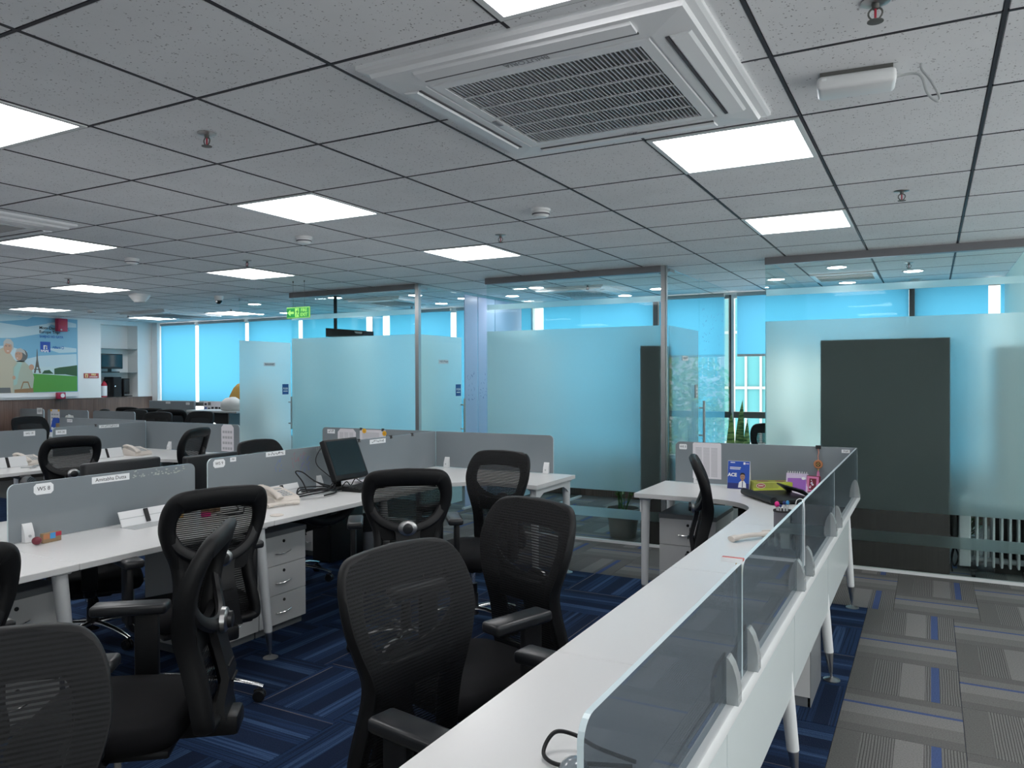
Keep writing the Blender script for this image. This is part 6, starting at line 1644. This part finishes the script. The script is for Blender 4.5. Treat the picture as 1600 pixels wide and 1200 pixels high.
# ================================================================== THINGS BEHIND THE GLASS
t = thing('oil_radiator', 'grey finned oil radiator standing behind the glass at the lower right', 'radiator', (0.235, 6.74, 0))
B().rbox(-0.045, 0.035, -0.075, 0.075, 0.07, 0.60, 0.012, 3).obj('control_box', 'radiator_grey', t)
B().rbox(-0.10, -0.045, -0.06, 0.06, 0.28, 0.56, 0.02, 3).obj('control_panel', 'black_plastic', t)
fin = B().rbox(-0.009, 0.009, -0.075, 0.075, 0.08, 0.585, 0.008, 2)
f0 = fin.obj('fin', 'radiator_grey', t, loc=(0.075, 0, 0))
for k in range(1, 9): again(f0, t, (0.075+0.052*k, 0, 0))
for z in (0.12, 0.54): B().cyl((0.03, 0, z), (0.50, 0, z), 0.022, n=14).obj('header_tube', 'radiator_grey', t)
for x in (0.05, 0.46):
    B().box(x-0.02, x+0.02, -0.13, 0.13, 0.05, 0.07).obj('foot_bar', 'black_plastic', t, smooth=0)
    for y in (-0.115, 0.115): B().lathe([(0.0, -0.012), (0.026, -0.012), (0.026, 0.012), (0.0, 0.012)], c=(x, y, 0.026), n=14, axis='x').obj('wheel', 'black_plastic', t)
B().tube(catmull([(-0.05, 0, 0.25), (-0.075, -0.02, 0.20), (-0.09, -0.03, 0.12), (-0.07, -0.03, 0.06), (-0.045, -0.03, 0.13), (-0.07, -0.04, 0.20), (-0.09, -0.04, 0.10), (-0.085, -0.05, 0.02)], 8), 0.006, 8).obj('power_cord', 'black_plastic', t)
def pot(t, r=0.16, h=0.27, m='pot_clay'):
    B().lathe([(0.0, 0.0), (r*0.72, 0.0), (r*0.90, h*0.82), (r, h*0.84), (r, h), (r*0.9, h), (r*0.87, h*0.9), (0.0, h*0.9)], n=28).obj('pot', m, t)
    B().lathe([(0.0, h*0.88), (r*0.86, h*0.88), (r*0.86, h*0.905), (0.0, h*0.91)], n=20).obj('soil', 'soil', t)
def snake_leaf(t, x, y, z0, L_, w_, lean, an, m='snake_leaf'):
    b = B(); n = 8; rows = []
    for k in range(n+1):
        f = k/n; ww = w_*(0.55+0.45*math.sin(PI*min(1, f*1.5)/1.5*1.0)) * (1-f**4)
        px = lean*f*f*L_; tw = an+0.5*f
        cx_, sy_ = math.cos(tw), math.sin(tw)
        z = z0+L_*f
        rows.append([(x+px-ww*cx_, y-ww*sy_, z), (x+px+0.006*sy_, y-0.006*cx_, z), (x+px+ww*cx_, y+ww*sy_, z), (x+px-0.006*sy_, y+0.006*cx_, z)])
    vs = [[b.bm.verts.new(p) for p in r_] for r_ in rows]
    for A, Q in zip(vs, vs[1:]):
        for q in range(4): b.bm.faces.new((A[q], A[(q+1) % 4], Q[(q+1) % 4], Q[q]))
    b.obj('leaf', m, t, smooth=1.0)
def leaf_poly(b, p, d, ln, wd, up):
    d = Vector(d).normalized(); s = d.cross(Vector(up)).normalized()*wd; p = Vector(p)
    b.quad([p, p+d*ln*0.45+s, p+d*ln, p+d*ln*0.45-s])
t = thing('snake_plant', 'tall snake plant with banded pointed leaves by the bright window', 'plant', (-1.77, 8.25, 0))
pot(t, 0.17, 0.42, 'white_cloth')
for x, y, L_, w_, ln_, an in ((-0.085, 0.0, 0.74, 0.050, 0.02, 0.2), (0.0, 0.0, 0.87, 0.048, 0.05, -0.1), (0.075, 0.02, 0.66, 0.050, 0.02, 0.4), (0.115, -0.03, 0.54, 0.04, 0.10, 0.9), (-0.02, 0.05, 0.50, 0.03, -0.1, 1.2), (0.03, -0.05, 0.46, 0.03, 0.08, 0.2), (-0.11, -0.03, 0.42, 0.028, -0.2, 0.6)):
    snake_leaf(t, x, y, 0.38, L_, w_, ln_, an)
t = thing('snake_plant', 'snake plant behind the glass left of the big dark panel, leaf tips showing', 'plant', (-0.93, 6.78, 0))
pot(t, 0.15, 0.30, 'white_cloth')
for x, y, L_, w_, ln_, an in ((0.13, -0.13, 0.60, 0.03, 0.02, 0.1), (-0.10, 0.02, 0.56, 0.02, -0.3, 0.3), (-0.03, 0.06, 0.46, 0.02, -0.1, 0.8), (0.06, 0.0, 0.42, 0.02, 0.2, 0.5)):
    snake_leaf(t, x*0.9, y, 0.26, L_, w_, ln_, an, 'leaf')
t = thing('potted_plant', 'leafy plant in a round grey pot behind the glass of the middle room', 'plant', (-2.53, 6.84, 0))
pot(t, 0.165, 0.27)
rnd = random.Random(12); st = B(); lv = B()
for k in range(9):
    a = rnd.random()*2*PI; r_ = 0.05*rnd.random(); L_ = 0.25+0.35*rnd.random(); dx, dy = math.cos(a)*0.18*rnd.random(), math.sin(a)*0.12*rnd.random()
    p0 = (r_*math.cos(a), r_*math.sin(a), 0.24); p1 = (p0[0]+dx, p0[1]+dy, 0.26+L_)
    st.tube([p0, ((p0[0]+p1[0])/2, (p0[1]+p1[1])/2, 0.24+L_*0.55), p1], 0.0045, 6)
    for q in range(5):
        f = 0.35+0.16*q
        p = Vector(p0).lerp(Vector(p1), f)
        leaf_poly(lv, p, (rnd.uniform(-1, 1), rnd.uniform(-1, 1), rnd.uniform(-0.1, 0.8)), 0.07+0.04*rnd.random(), 0.018, (0.1, 0.2, 1))
st.obj('stems', 'leaf', t); o = lv.obj('foliage', 'leaf_light', t, smooth=0); o['kind'] = 'stuff'
t = thing('potted_plant', 'green fern in a white pot glimpsed between the radiator fins', 'plant', (0.21, 7.10, 0))
pot(t, 0.12, 0.22, 'white_print')
lv = B(); rnd = random.Random(3)
for k in range(120):
    a = rnd.random()*2*PI; e = rnd.uniform(0.1, 1.3)
    leaf_poly(lv, (0.05*math.cos(a), 0.05*math.sin(a), 0.20+0.16*rnd.random()), (math.cos(a)*math.cos(e), math.sin(a)*math.cos(e), math.sin(e)), 0.12+0.08*rnd.random(), 0.012, (0.1, 0.1, 1))
o = lv.obj('foliage', 'leaf', t, smooth=0); o['kind'] = 'stuff'

# ================================================================== OUTSIDE THE WINDOWS
t = thing('glass_tower', 'teal glass office block outside the window behind the snake plants', 'building', (0, 0, 0))
B().box(-8.2, -3.2, 34, 40, -12, 22).obj('facade', 'city_glass', t, smooth=0)
for k in range(9): B().box(-8.2+0.62*k-0.05, -8.2+0.62*k+0.05, 33.9, 34.0, -12, 22).obj('mullion', 'city_frame', t, smooth=0)
for k in range(14): B().box(-8.2, -3.2, 33.92, 34.0, -11+2.4*k-0.06, -11+2.4*k+0.06).obj('floor_band', 'city_frame', t, smooth=0)
t = thing('apartment_block', 'pale concrete apartment block with balcony grilles outside the windows', 'building', (0, 0, 0))
B().box(3.9, 12, 34, 40, -12, 16).obj('wall', 'concrete', t, smooth=0)
for z in (-4.5, -1.6, 1.3, 4.2):
    bl = B().box(3.9, 5.5, 33.2, 34.0, z, z+0.18).obj('balcony', 'concrete', t, smooth=0)
    for k in range(7): B().box(3.9+0.25*k-0.015, 3.9+0.25*k+0.015, 33.2, 33.24, z+0.18, z+1.2).obj('railing_bar', 'ash_grey', bl, smooth=0)
    B().box(3.9, 5.5, 33.19, 33.25, z+1.2, z+1.26).obj('railing_top', 'ash_grey', bl, smooth=0)
    B().box(4.2, 5.2, 33.96, 34.0, z+0.2, z+2.2).obj('window', 'city_glass', t, smooth=0)
t = thing('tree', 'pale green leafy tree outside between the apartment block and the glass tower', 'tree', (2.4, 22, -10))
B().cyl((0, 0, 0), (0, 0, 9.0), 0.35, 0.16, 12).obj('trunk', 'bark', t)
lv = B(); rnd = random.Random(17)
for k in range(5000):
    th = rnd.random()*2*PI; ph = math.acos(rnd.uniform(-1, 1)); r_ = rnd.random()**0.4
    p = Vector((2.0*r_*math.sin(ph)*math.cos(th), 1.8*r_*math.sin(ph)*math.sin(th), 9.6+2.9*r_*math.cos(ph)))
    leaf_poly(lv, p, (rnd.uniform(-1, 1), rnd.uniform(-1, 1), rnd.uniform(-1, 1)), 0.20, 0.06, (rnd.uniform(-1, 1), 0.3, 1))
o = lv.obj('crown', 'tree_leaf', t, smooth=0); o['kind'] = 'stuff'
